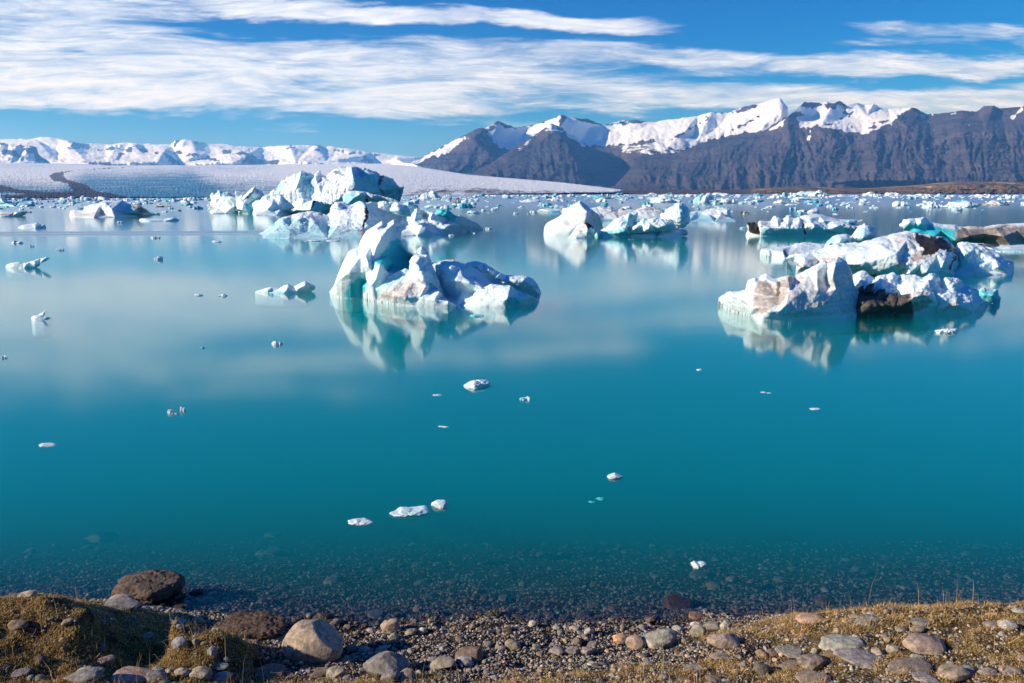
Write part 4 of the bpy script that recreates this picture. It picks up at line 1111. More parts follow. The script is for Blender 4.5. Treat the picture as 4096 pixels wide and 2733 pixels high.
berg('dirty_floe', 1400, 345, 'long low dirty white ice floe stretched out behind the coned iceberg', [
    ('floe_body', [(455, 268, W_), (465, 235), (490, 215), (530, 220), (560, 260), (640, 260), (735, 216), (800, 214), (900, 220), (960, 232), (990, 240), (1030, 225), (1070, 232), (1150, 232), (1200, 215), (1250, 206), (1330, 210), (1400, 232), (1430, 240), (1500, 238), (1600, 250), (1660, 262), (1740, 246), (1800, 245), (1850, 232), (1900, 222), (1960, 220), (2000, 214), (2045, 220), (2052, 290), (2080, 312), (2110, 332, W_), (2108, 347, W_), (1900, 352, W_), (1660, 352, W_), (1300, 335, W_), (1000, 340, W_), (840, 342, W_), (600, 300, W_)],
     [(700, 280, 0), (800, 250, -2), (860, 300, 1), (950, 260, -1), (1000, 300, 1.6), (1100, 260, -1), (1080, 290, 1.4), (1250, 240, -1.5), (1200, 300, 1.6), (1350, 260, -.5), (1330, 300, 1.4), (1500, 270, 0), (1450, 310, 1), (1700, 280, 1.0), (1780, 262, -2), (1850, 280, .8), (1960, 250, -.5), (1950, 290, 1.6), (2020, 240, .2), (2030, 300, 0), (1750, 310, 1.5), (1900, 330, .8)],
     dict(edge=-3, back=4, nz=(.14, 1.0), nz2=(.2, 3), paint=[('dirt', .38, 14, [(740, 215), (1430, 205), (1430, 290), (1300, 270), (1000, 320), (830, 300)]), ('dirt', .6, 4, [(1180, 235), (1260, 208), (1400, 225), (1300, 240), (1200, 250)]), ('blue', .7, 6, [(830, 318), (1000, 322), (1320, 318), (1320, 350), (830, 350)]), ('blue', .55, 8, [(1660, 262), (1740, 262), (1900, 300), (2110, 330), (2110, 352), (1660, 352)]), ('dirt', .5, 5, [(1900, 290), (2040, 285), (1990, 310), (1930, 320)]), ('dirt', .4, 5, [(1850, 240), (1960, 222), (1900, 250)])])),
], ICE_MID, CD, step=1.9, depth=1.0, cat='ice floe')

relief_small = [
    ('ice_floe', 'grey white flat ice floe with green edge, left of the long dirty floe', CD, [(232, 250, W_), (250, 232), (330, 222), (385, 226), (455, 224), (460, 258, W_), (380, 260, W_)], [(300, 240, .5), (400, 242, .8)], dict(edge=-1.5, back=3, nz=(.15, 1.2), paint=[('dirt', .3, 8, [(240, 230), (450, 222), (450, 245), (260, 245)]), ('blue', .9, 4, [(330, 248), (450, 240), (450, 262), (330, 262)])])),
    # I and the left group
    ('iceberg', 'grey-white tent-shaped iceberg with dark dirt layers, far left of the lagoon', CI, [(592, 780, W_), (600, 735), (630, 725), (712, 730), (725, 700), (780, 682), (830, 670), (900, 650), (960, 645), (1040, 652), (1110, 680), (1190, 690), (1240, 715), (1280, 745), (1315, 768, W_), (1200, 779, W_), (980, 790, W_), (800, 794, W_), (640, 788, W_)],
     [(640, 760, .8), (740, 740, 1.2), (850, 700, 2.2), (900, 670, 1.6), (955, 720, 4.0), (978, 765, 4.4), (860, 760, 3), (1050, 720, 1.5), (1100, 690, -.5), (1150, 750, 1.0), (1220, 750, .3), (1030, 760, 3.0)],
     dict(edge=-1, back=5, nz=(.16, 1.4), paint=[('dirt', .42, 12, [(600, 730), (720, 760), (940, 700), (980, 770), (800, 790), (620, 785)]), ('dirt', .65, 4, [(1100, 690), (1190, 690), (1310, 765), (1200, 750)]), ('dirt', .6, 4, [(960, 740), (985, 750), (985, 785), (970, 785)]), ('dirt', .5, 4, [(960, 720), (1290, 770), (1200, 775), (1000, 750)]), ('blue', .45, 15, [(980, 660), (1100, 690), (1250, 770), (1000, 780)])])),
    ('iceberg', 'blue shaded lumpy iceberg cut by the left edge of the picture', CI, [(-80, 690, W_), (-80, 600), (-20, 585), (15, 588), (35, 610), (42, 640), (70, 655), (100, 655), (130, 690), (140, 665), (180, 655), (230, 662), (265, 650), (290, 658), (305, 694, W_), (130, 698, W_)],
     [(0, 620, 3), (50, 670, 3), (160, 680, 2.5), (220, 675, 2), (270, 675, 2), (-40, 650, 3)], dict(edge=-1, back=6, nz=(.3, 2.0), paint=[('blue', .6, 15, [(-80, 640), (300, 655), (300, 700), (-80, 700)])])),
    ('ice_floe', 'flat dirt-striped ice floe cut by the left edge of the picture', CI, [(-80, 785, W_), (-80, 742), (0, 742), (60, 742), (120, 745), (200, 740), (222, 745), (218, 768), (180, 778, W_), (100, 785, W_), (0, 787, W_)],
     [(20, 755, -.3), (150, 755, .2), (80, 770, 1)], dict(edge=-2, back=3, nz=(.1, 1.0), paint=[('dirt', .6, 4, [(0, 758), (130, 762), (215, 762), (130, 780), (0, 775)])])),
    ('ice_floe', 'small rounded white floe left of the tent-shaped iceberg, nearer the shore', CI, [(150, 876, W_), (190, 857), (260, 845), (320, 840), (350, 855), (382, 852), (395, 876, W_), (300, 884, W_), (200, 884, W_)],
     [(220, 865, .4), (300, 860, .6), (350, 870, .3)], dict(edge=-.5, back=1.5, nz=(.08, .6), paint=[('dirt', .25, 10, [(160, 850), (380, 850), (380, 885), (160, 885)])])),
    ('ice_floe', 'long thin white ice floe just right of the tent-shaped iceberg', CI, [(1186, 816, W_), (1200, 802), (1230, 798), (1330, 802), (1400, 805), (1440, 795), (1490, 792), (1530, 808), (1528, 820, W_), (1400, 824, W_), (1280, 826, W_)],
     [(1230, 810, .2), (1350, 812, .2), (1470, 805, .3)], dict(edge=-1.2, back=2, nz=(.1, .8), paint=[('blue', .5, 4, [(1180, 818), (1530, 812), (1530, 830), (1180, 830)]), ('dirt', .3, 5, [(1400, 790), (1530, 790), (1530, 810), (1400, 812)])])),
    ('ice_floe', 'small ice floe with a pointed arm raised to the right, near the left edge', CI, [(45, 1212, W_), (60, 1192), (100, 1180), (150, 1170), (200, 1182), (250, 1172), (300, 1160), (345, 1142), (400, 1132), (420, 1142), (400, 1155), (370, 1172), (345, 1185), (338, 1205), (300, 1222, W_), (200, 1226, W_), (90, 1224, W_)],
     [(120, 1200, .25), (220, 1195, .3), (300, 1190, .35), (360, 1155, .1)], dict(edge=0, back=.6, nz=(.05, .3), paint=[('blue', .35, 15, [(60, 1205), (340, 1190), (330, 1230), (60, 1230)])])),
    ('ice_floe', 'low white floe with a humped right end, just left of the spired iceberg', CN, [(1712, 282, W_), (1760, 265), (1800, 252), (1830, 252), (1875, 262), (1905, 240), (1935, 230), (1972, 246), (2000, 232), (2045, 214), (2085, 225), (2118, 248), (2112, 265), (2085, 282, W_), (1990, 290, W_), (1900, 293, W_), (1800, 288, W_)],
     [(1800, 272, .1), (1930, 255, .25), (2050, 240, .3), (2000, 265, .3), (2095, 250, .05)], dict(edge=-.1, back=.6, nz=(.04, .25), paint=[('blue', .5, 8, [(1710, 280), (2110, 270), (2110, 300), (1710, 300)]), ('blue', .6, 8, [(2070, 235), (2120, 245), (2090, 285)])])),
    ('ice_floe', 'tiny ice floe with a leaning finger of ice, near the left edge', CN, [(208, 458, W_), (225, 442), (255, 438), (280, 425), (300, 406), (315, 412), (302, 430), (290, 450), (320, 452), (345, 455, W_), (290, 466, W_), (230, 466, W_)],
     [(250, 452, .1), (290, 435, .1)], dict(edge=0, back=.3, nz=(.02, .15))),
    # right side
    ('iceberg', 'broad white plate of ice with a smooth dome, behind the black-toothed floe', CE, [(690, 210, W_), (700, 185), (720, 162), (760, 147), (850, 140), (900, 148), (945, 162), (1000, 176), (1080, 180), (1180, 178), (1175, 190), (1140, 200), (1130, 214, W_), (1050, 218, W_), (850, 218, W_)],
     [(800, 170, 1.5), (870, 160, 0), (900, 190, 2), (1000, 195, 1.5), (1080, 190, .5), (1120, 205, .5)], dict(edge=-2, back=4, nz=(.05, 1.5), paint=[('blue', .8, 5, [(1050, 195), (1150, 195), (1130, 218), (1030, 218)])])),
]
for nm, lab, T, o_, c_, kw in relief_small:
    k = dict(step=1.7, depth=.5)
    k.update(kw)
    ob = relief(nm, T, o_, c_, ICE if T in (CN,) else ICE_MID, **k)
    tag(ob, lab, 'iceberg' if nm == 'iceberg' else 'ice floe')

berg('black_toothed_iceberg', 700, 297, 'low white iceberg with black ice teeth at its left tip, back right', [
    ('body', [(332, 294, W_), (340, 270), (350, 245), (345, 225), (352, 205), (368, 215), (385, 198), (400, 215), (418, 235), (425, 205), (432, 192), (480, 193), (520, 195), (526, 165), (540, 154), (572, 162), (590, 185), (620, 168), (642, 158), (680, 178), (720, 165), (740, 185), (790, 180), (830, 195), (880, 200), (920, 215), (960, 198), (1010, 195), (1060, 205), (1100, 225), (1140, 232), (1172, 230), (1165, 262), (1120, 285), (1090, 293, W_), (950, 296, W_), (780, 298, W_), (440, 299, W_)],
     [(370, 240, .5), (400, 255, .6), (440, 220, 1.0), (500, 240, 1.2), (560, 200, .6), (570, 240, 1.3), (640, 200, .8), (650, 250, 1.4), (720, 200, .6), (745, 240, 1.0), (820, 220, 1.2), (850, 260, 1.8), (930, 250, .8), (1000, 230, 1.0), (1020, 260, 1.4), (1100, 250, .6)],
     dict(edge=-.8, back=3, nz=(.13, .8), paint=[('dirt', 1.0, 6, [(345, 200), (400, 195), (432, 240), (430, 292), (360, 275)]), ('dirt', .85, 5, [(735, 205), (755, 210), (775, 290), (755, 290)]), ('dirt', .35, 12, [(430, 195), (600, 195), (620, 215), (430, 230)]), ('dirt', .4, 10, [(1040, 215), (1160, 235), (1120, 280), (1050, 270)]), ('blue', .6, 10, [(440, 240), (900, 230), (1000, 270), (900, 300), (440, 300)])])),
], ICE_MID, CE, step=1.9, depth=.8)

berg('long_dark_iceberg', 1900, 365, 'long turquoise-ended iceberg with a black dirt band, at the right edge', [
    ('body', [(1475, 290, W_), (1480, 250), (1450, 228), (1448, 215), (1470, 200), (1475, 178), (1500, 180), (1520, 172), (1560, 174), (1590, 168), (1622, 163), (1650, 180), (1690, 200), (1760, 215), (1850, 218), (1880, 232), (1950, 228), (2060, 235), (2120, 220), (2160, 215), (2230, 212), (2290, 208), (2350, 204), (2460, 200), (2520, 250), (2520, 360, W_), (2350, 370, W_), (2260, 375, W_), (2040, 360, W_), (1900, 357, W_), (1700, 345, W_)],
     [(1520, 200, 1.0), (1600, 200, .8), (1560, 240, .3), (1650, 250, .3), (1750, 260, .4), (1700, 310, 1.2), (1850, 260, .4), (1950, 300, 1), (2060, 280, .5), (2150, 250, .6), (2200, 300, 1.2), (2300, 260, .4), (2400, 280, .6), (1900, 235, -.6), (1600, 185, .6), (1560, 290, .8), (1850, 330, 1.2)],
     dict(edge=-.6, back=3, nz=(.05, .9), chisel=.3, base=61.5, paint=[('blue', .95, 25, [(1480, 215), (1600, 205), (1760, 240), (1900, 260), (1950, 355), (1480, 340)]), ('dirt', .68, 25, [(1850, 240), (2460, 210), (2460, 375), (1850, 350)]), ('dirt', .72, 16, [(1990, 250), (2080, 240), (2200, 215), (2290, 208), (2200, 245), (2150, 290), (2270, 340), (2270, 372), (1960, 352), (1930, 330)]), ('dirt', .8, 6, [(1890, 228), (1930, 240), (1990, 330), (1960, 330), (1900, 250)]), ('dirt', .6, 5, [(1880, 225), (2080, 232), (2060, 245), (1900, 238)]), ('dirt', .5, 5, [(2180, 250), (2240, 300), (2280, 360), (2250, 370), (2160, 290)])])),
], ICE_MID, CE, step=2.2, depth=.8)
o = relief('ice_floe', CE, [(1900, 375, W_), (1960, 352), (2050, 352), (2100, 362), (2140, 380), (2200, 368), (2350, 362), (2480, 365), (2480, 412, W_), (2350, 415, W_), (2200, 415, W_), (2100, 410, W_), (2000, 395, W_)],
           [(2000, 365, 0), (2120, 390, .8), (2250, 380, .3), (2400, 385, .3), (2080, 375, -.2)], ICE_MID, edge=-1.2, back=2, nz=(.06, .6), step=2.2, depth=.5,
           paint=[('dirt', .8, 4, [(2000, 352), (2100, 358), (2130, 385), (2060, 378)]), ('dirt', .25, 8, [(2140, 365), (2480, 362), (2480, 385), (2140, 395)]), ('blue', .5, 6, [(1900, 385), (2480, 398), (2480, 420), (1900, 420)])])
tag(o, 'low ice shelf with a dark stain lying before the long dark iceberg', 'ice floe')

# G: humped berg
berg('humped_iceberg', 1300, 580, 'broad humped white iceberg with black dirt over its shoulder', [
    ('plate', [(434, 432, W_), (436, 408), (450, 392), (520, 382), (600, 375), (660, 368), (700, 352), (745, 347), (830, 352), (900, 360), (1000, 370), (980, 450, W_), (800, 462, W_), (620, 460, W_), (520, 452, W_)],
     [(460, 415, .4), (520, 400, .0), (600, 395, -.3), (640, 430, .6), (600, 420, .9), (700, 390, -1), (800, 400, -1)], dict(edge=-2.2, back=2.5, nz=(.05, .6), paint=[('dirt', .8, 3, [(600, 405), (625, 402), (630, 445), (615, 440)]), ('dirt', .5, 3, [(445, 400), (462, 395), (470, 420)]), ('dirt', .22, 10, [(600, 375), (700, 370), (900, 380), (640, 405)])])),
    ('rounded_block', [(897, 390), (905, 365), (930, 330), (962, 305), (1000, 290), (1060, 286), (1088, 298), (1092, 325), (1092, 360), (1000, 400)], [(950, 345, .5), (1020, 320, .9), (1070, 320, .8), (1000, 360, .9)],
     dict(base=42.5, edge=0, back=1.0, nz=(.03, .4), paint=[('blue', .5, 10, [(900, 320), (1090, 290), (1090, 390), (900, 390)])])),
    ('hump', [(620, 466, W_), (650, 448), (700, 432), (800, 412), (900, 388), (1000, 350), (1060, 352), (1150, 350), (1230, 328), (1300, 310), (1360, 302), (1400, 284), (1450, 276), (1500, 270), (1560, 270), (1600, 280), (1650, 290), (1700, 305), (1750, 302), (1790, 325), (1830, 362), (1862, 420), (1890, 445), (1908, 475), (1900, 530), (1870, 575), (1850, 582, W_), (1700, 600, W_), (1560, 594, W_), (1430, 586, W_), (1250, 582, W_), (1050, 572, W_), (900, 560, W_), (700, 555, W_), (697, 520, W_), (700, 490)],
     [(760, 460, .4), (740, 520, .9), (850, 470, 0), (850, 530, .8), (1000, 420, .2), (1000, 500, 1.2), (1150, 400, .6), (1150, 500, 1.6), (1300, 370, .8), (1350, 450, 2.0), (1430, 420, 2.0), (1440, 500, 2.2), (1470, 440, 1.3), (1480, 530, 1.5), (1500, 330, .6), (1600, 350, .5), (1560, 430, 1.4), (1600, 500, 2.0), (1700, 340, .6), (1720, 430, 1.6), (1800, 400, 1.0), (1780, 480, 1.9), (1740, 550, 1.8), (1850, 450, .4), (1830, 540, .6), (1880, 500, -.2), (1640, 560, 2.2), (1500, 500, 2.0), (1520, 570, 2.1), (1300, 550, 1.6), (1400, 300, -.6), (1550, 300, -.6)],
     dict(base=39.8, edge=-1.0, back=2.5, nz=(.07, .6), paint=[('dirt', .95, 10, [(1560, 280), (1640, 300), (1760, 310), (1850, 390), (1840, 430), (1740, 400), (1700, 430), (1600, 440), (1620, 400), (1560, 340)]), ('dirt', .6, 14, [(1590, 400), (1720, 400), (1700, 440), (1600, 490), (1500, 490), (1540, 440)]), ('dirt', .45, 14, [(1430, 440), (1480, 420), (1500, 500), (1440, 570), (1420, 500)]), ('dirt', .42, 25, [(700, 460), (1000, 440), (1240, 520), (1260, 590), (700, 560)]), ('dirt', .42, 25, [(1350, 290), (1560, 280), (1600, 380), (1480, 430), (1400, 350)]), ('dirt', .8, 7, [(1840, 400), (1870, 430), (1830, 520), (1810, 580), (1800, 520), (1830, 460)]), ('dirt', .8, 4, [(1190, 570), (1300, 578), (1250, 590)]), ('blue', .5, 15, [(1850, 440), (1910, 480), (1890, 570), (1840, 570)])])),  # blue mask paints in the shade of the right end
    ('clear_blob', [(1094, 350), (1092, 315), (1130, 262), (1165, 228), (1192, 212), (1230, 225), (1262, 248), (1275, 290), (1273, 330), (1200, 370), (1110, 380)], [(1130, 310, .5), (1190, 250, .6), (1180, 310, 1.1), (1240, 280, .8)],
     dict(base=43, edge=0, back=1.2, nz=(.07, .5), paint=[('blue', .5, 20, [(1150, 230), (1275, 240), (1275, 350), (1150, 350)]), ('dirt', .5, 4, [(1130, 290), (1155, 270), (1160, 300), (1140, 330)])])),
    ('right_slab', [(1820, 500), (1855, 400), (1878, 350), (1905, 343), (1960, 350), (2010, 362), (2060, 380), (2110, 405), (2180, 432), (2195, 460), (2230, 482), (2278, 486), (2280, 540), (2272, 568, W_), (2240, 580, W_), (1980, 582, W_), (1840, 578, W_)],
     [(1900, 380, .0), (1980, 400, .3), (2060, 430, .4), (2130, 470, .5), (2220, 510, .2), (1920, 440, .9), (1950, 500, .5), (2050, 490, .3), (1900, 520, .4), (2000, 530, 1.0), (2060, 510, .8), (2080, 560, .9), (2160, 520, 1.2), (2220, 560, .9), (2110, 545, .6), (2000, 560, 1.1)],
     dict(base=40.3, edge=-.6, back=2.5, nz=(.07, .45), paint=[('blue', .35, 25, [(1880, 400), (2000, 430), (2240, 560), (1900, 570)]), ('blue', .35, 25, [(1880, 345), (1960, 350), (1960, 380), (1880, 400)])])),  # first blue mask paints in shade on the front face
], ICE, CE, step=2.4, depth=.6)

# H: front right berg
berg('grey_cliff_iceberg', 750, 900, 'grey-white cliff-faced iceberg trailing a jagged black flank, nearest at the right', [
    ('cliff', [(132, 770, W_), (138, 748), (165, 728), (200, 708), (270, 702), (330, 690), (340, 650), (350, 622), (400, 602), (428, 615), (435, 580), (480, 571), (530, 600), (565, 612), (600, 596), (650, 580), (690, 590), (780, 547), (850, 502), (895, 475), (925, 492), (960, 470), (1000, 450), (1030, 465), (1055, 480), (1090, 540), (1108, 610), (1125, 660), (1150, 690), (1185, 660), (1180, 740), (1170, 878, W_), (1000, 892, W_), (750, 902, W_), (600, 908, W_), (450, 905, W_), (380, 876, W_), (250, 846, W_), (160, 805, W_)],
     [(200, 740, .15), (250, 790, .5), (350, 740, .6), (350, 830, .8), (400, 640, .25), (450, 650, .5), (560, 650, .75), (480, 750, 1.0), (640, 600, .7), (650, 700, 1.25), (620, 800, 1.6), (560, 860, 1.7), (700, 860, 1.5), (750, 700, 1.15), (850, 560, .6), (850, 700, 1.05), (800, 820, 1.3), (915, 600, .25), (925, 660, .45), (890, 720, 1.0), (910, 800, 1.1), (980, 500, .55), (960, 600, .95), (985, 680, .85), (1040, 560, .3), (1080, 650, .2), (1050, 760, .6), (1130, 750, .2), (1000, 840, .9), (1120, 840, .4), (440, 820, 1.3), (540, 700, .8), (570, 760, 1.15), (480, 610, .1)],
     dict(edge=.05, back=1.3, nz=(.035, .4), paint=[('dirt', .62, 22, [(400, 640), (440, 620), (540, 640), (650, 585), (700, 600), (650, 720), (600, 790), (480, 860), (400, 870), (370, 780)]), ('dirt', .42, 30, [(640, 585), (1100, 480), (1170, 700), (1160, 880), (600, 890)]), ('dirt', .8, 8, [(560, 620), (590, 625), (585, 700), (570, 748), (545, 740), (555, 680)]), ('dirt', .5, 15, [(595, 610), (650, 600), (680, 650), (640, 700), (600, 680)]), ('dirt', .9, 8, [(1150, 690), (1185, 660), (1180, 750), (1170, 890), (1150, 880)]), ('blue', .3, 40, [(620, 780), (1000, 820), (1160, 840), (1160, 900), (600, 900)]), ('dirt', .55, 8, [(890, 470), (990, 450), (960, 500), (930, 500)])])),  # broad dirt mask on the right half greys in the cliff's shade
    ('black_flank', [(1120, 800), (1140, 700), (1182, 658), (1178, 712), (1220, 665), (1258, 642), (1256, 720), (1300, 692), (1340, 690), (1336, 742), (1380, 722), (1425, 710), (1430, 748), (1480, 725), (1530, 710), (1560, 702), (1610, 698), (1690, 708), (1700, 760), (1725, 800), (1732, 842), (1700, 851, W_), (1560, 863, W_), (1350, 871, W_), (1140, 882, W_)],
     [(1180, 780, .5), (1240, 700, .15), (1230, 800, .6), (1290, 740, .1), (1330, 800, .5), (1400, 760, .2), (1420, 820, .5), (1500, 780, .45), (1560, 740, .6), (1600, 740, .8), (1560, 810, .8), (1650, 760, .5), (1660, 820, .6), (1300, 850, .6)],
     dict(edge=-.15, back=1.0, nz=(.06, .35), paint=[('dirt', .84, 22, [(1120, 640), (1260, 630), (1530, 700), (1545, 780), (1560, 870), (1100, 900)]), ('dirt', .55, 14, [(1530, 690), (1650, 700), (1690, 780), (1600, 850), (1540, 850)])])),
    ('snow_back', [(1105, 640), (1108, 590), (1140, 570), (1165, 555), (1200, 565), (1245, 600), (1262, 615), (1300, 590), (1350, 582), (1400, 571), (1440, 590), (1480, 582), (1560, 585), (1620, 600), (1665, 575), (1700, 582), (1740, 615), (1745, 640), (1780, 600), (1820, 610), (1860, 608), (1900, 625), (1912, 660), (1960, 658), (1975, 675), (2018, 700), (2010, 740), (2060, 765), (2108, 782, W_), (2060, 806, W_), (1990, 850, W_), (1850, 852, W_), (1700, 850, W_), (1500, 858, W_), (1150, 870, W_)],
     [(1160, 600, .1), (1230, 650, .1), (1310, 630, .7), (1360, 640, .4), (1400, 600, .2), (1420, 680, .5), (1480, 620, .0), (1560, 640, .5), (1640, 640, .9), (1690, 600, .6), (1700, 680, .8), (1760, 690, .3), (1800, 620, .6), (1850, 640, .6), (1850, 700, .6), (1900, 720, .5), (1960, 700, .2), (1850, 760, 1.0), (1860, 800, 1.1), (1980, 780, .7), (1750, 740, 1.0), (1600, 690, 1.0), (1500, 700, .9), (1320, 680, .9), (1750, 820, 1.0), (2040, 780, .3), (1200, 680, .6)],
     dict(base=27.6, edge=-.3, back=1.2, nz=(.055, .3), paint=[('dirt', .55, 7, [(1780, 810), (1850, 762), (1880, 765), (1870, 790), (1800, 830)]), ('dirt', .3, 10, [(1250, 640), (1310, 640), (1310, 690), (1250, 690)]), ('blue', .25, 30, [(1750, 780), (2060, 790), (1990, 860), (1720, 860)])])),
    ('clear_ball', [(2015, 740), (2018, 700), (2040, 685), (2062, 670), (2080, 690), (2110, 692), (2148, 690), (2165, 725), (2182, 752), (2175, 775, W_), (2120, 788, W_), (2040, 785, W_)], [(2060, 720, .3), (2120, 730, .45), (2150, 755, .3)],
     dict(edge=0, back=.7, nz=(.04, .2), paint=[('blue', .7, 12, [(2010, 690), (2180, 690), (2180, 790), (2010, 790)])])),
], ICE, CE, step=2.7, depth=.5)
# ------------------------------------------------------------------ drifting ice built from lumps
def lump_mesh(name, seed, k=4, spread=1.0, flat=.45, sub=3, rough=.22, mat=None, blue=.2, dirt=0.0):
    """an irregular piece of ice about 2 units wide; several lumps fused side by side, underside below z=0"""
    rs = np.random.RandomState(seed)
    Vs, Fs, n0, bl, dr = [], [], 0, [], []
    Vb, Fb = ico(sub)
    for i in range(k):
        c = np.array([rs.uniform(-.7, .7) * spread if i else 0, rs.uniform(-.3, .3) if i else 0, 0])
        r = rs.uniform(.32, .6) if i else .6
        sc = np.array([rs.uniform(.8, 1.3), rs.uniform(.7, 1.0), flat * rs.uniform(.7, 1.5)]) * r
        P = Vb.copy()
        d = 1 + rough * fbm(P * 1.3 + rs.uniform(0, 90, 3), 4) + rough * .5 * ridged(P * 1.6 + seed, 2)
        # broken planes
        for _ in range(5):
            nn = rs.normal(size=3)
            nn /= np.linalg.norm(nn)
            h = rs.uniform(.55, .9)
            dd = P @ nn
            d = np.where(dd * d > h, h / np.maximum(dd, 1e-3), d)
        d = d + rough * .45 * facets(P * 2.2 + seed, seed)
        P = P * d[:, None] * sc + c
        P[:, 2] += .12 * flat
        Vs.append(P)
        Fs.append(Fb + n0)
        n0 += len(P)
        bl.append(np.full(len(P), np.clip(blue + rs.uniform(-.25, .35), 0, 1)))
        dr.append(np.full(len(P), dirt * rs.uniform(.4, 1.3)))
    return new_mesh(name, np.concatenate(Vs), np.concatenate(Fs), mat, {'blue': np.concatenate(bl), 'dirt': np.concatenate(dr)})


_ico = {}


def ico(sub):
    if sub in _ico: return _ico[sub]
    t = (1 + 5 ** .5) / 2
    V = [(-1, t, 0), (1, t, 0), (-1, -t, 0), (1, -t, 0), (0, -1, t), (0, 1, t), (0, -1, -t), (0, 1, -t), (t, 0, -1), (t, 0, 1), (-t, 0, -1), (-t, 0, 1)]
    Fc = [(0, 11, 5), (0, 5, 1), (0, 1, 7), (0, 7, 10), (0, 10, 11), (1, 5, 9), (5, 11, 4), (11, 10, 2), (10, 7, 6), (7, 1, 8), (3, 9, 4), (3, 4, 2), (3, 2, 6), (3, 6, 8), (3, 8, 9), (4, 9, 5), (2, 4, 11), (6, 2, 10), (8, 6, 7), (9, 8, 1)]
    V = [np.array(v, float) / np.linalg.norm(v) for v in V]
    for _ in range(sub):
        cache, nf = {}, []

        def mid(a, b):
            k = (min(a, b), max(a, b))
            if k not in cache:
                m_ = V[a] + V[b]
                V.append(m_ / np.linalg.norm(m_))
                cache[k] = len(V) - 1
            return cache[k]
        for a, b, c in Fc:
            ab, bc, ca = mid(a, b), mid(b, c), mid(c, a)
            nf += [(a, ab, ca), (b, bc, ab), (c, ca, bc), (ab, bc, ca)]
        Fc = nf
    _ico[sub] = (np.array(V), np.array(Fc))
    return _ico[sub]


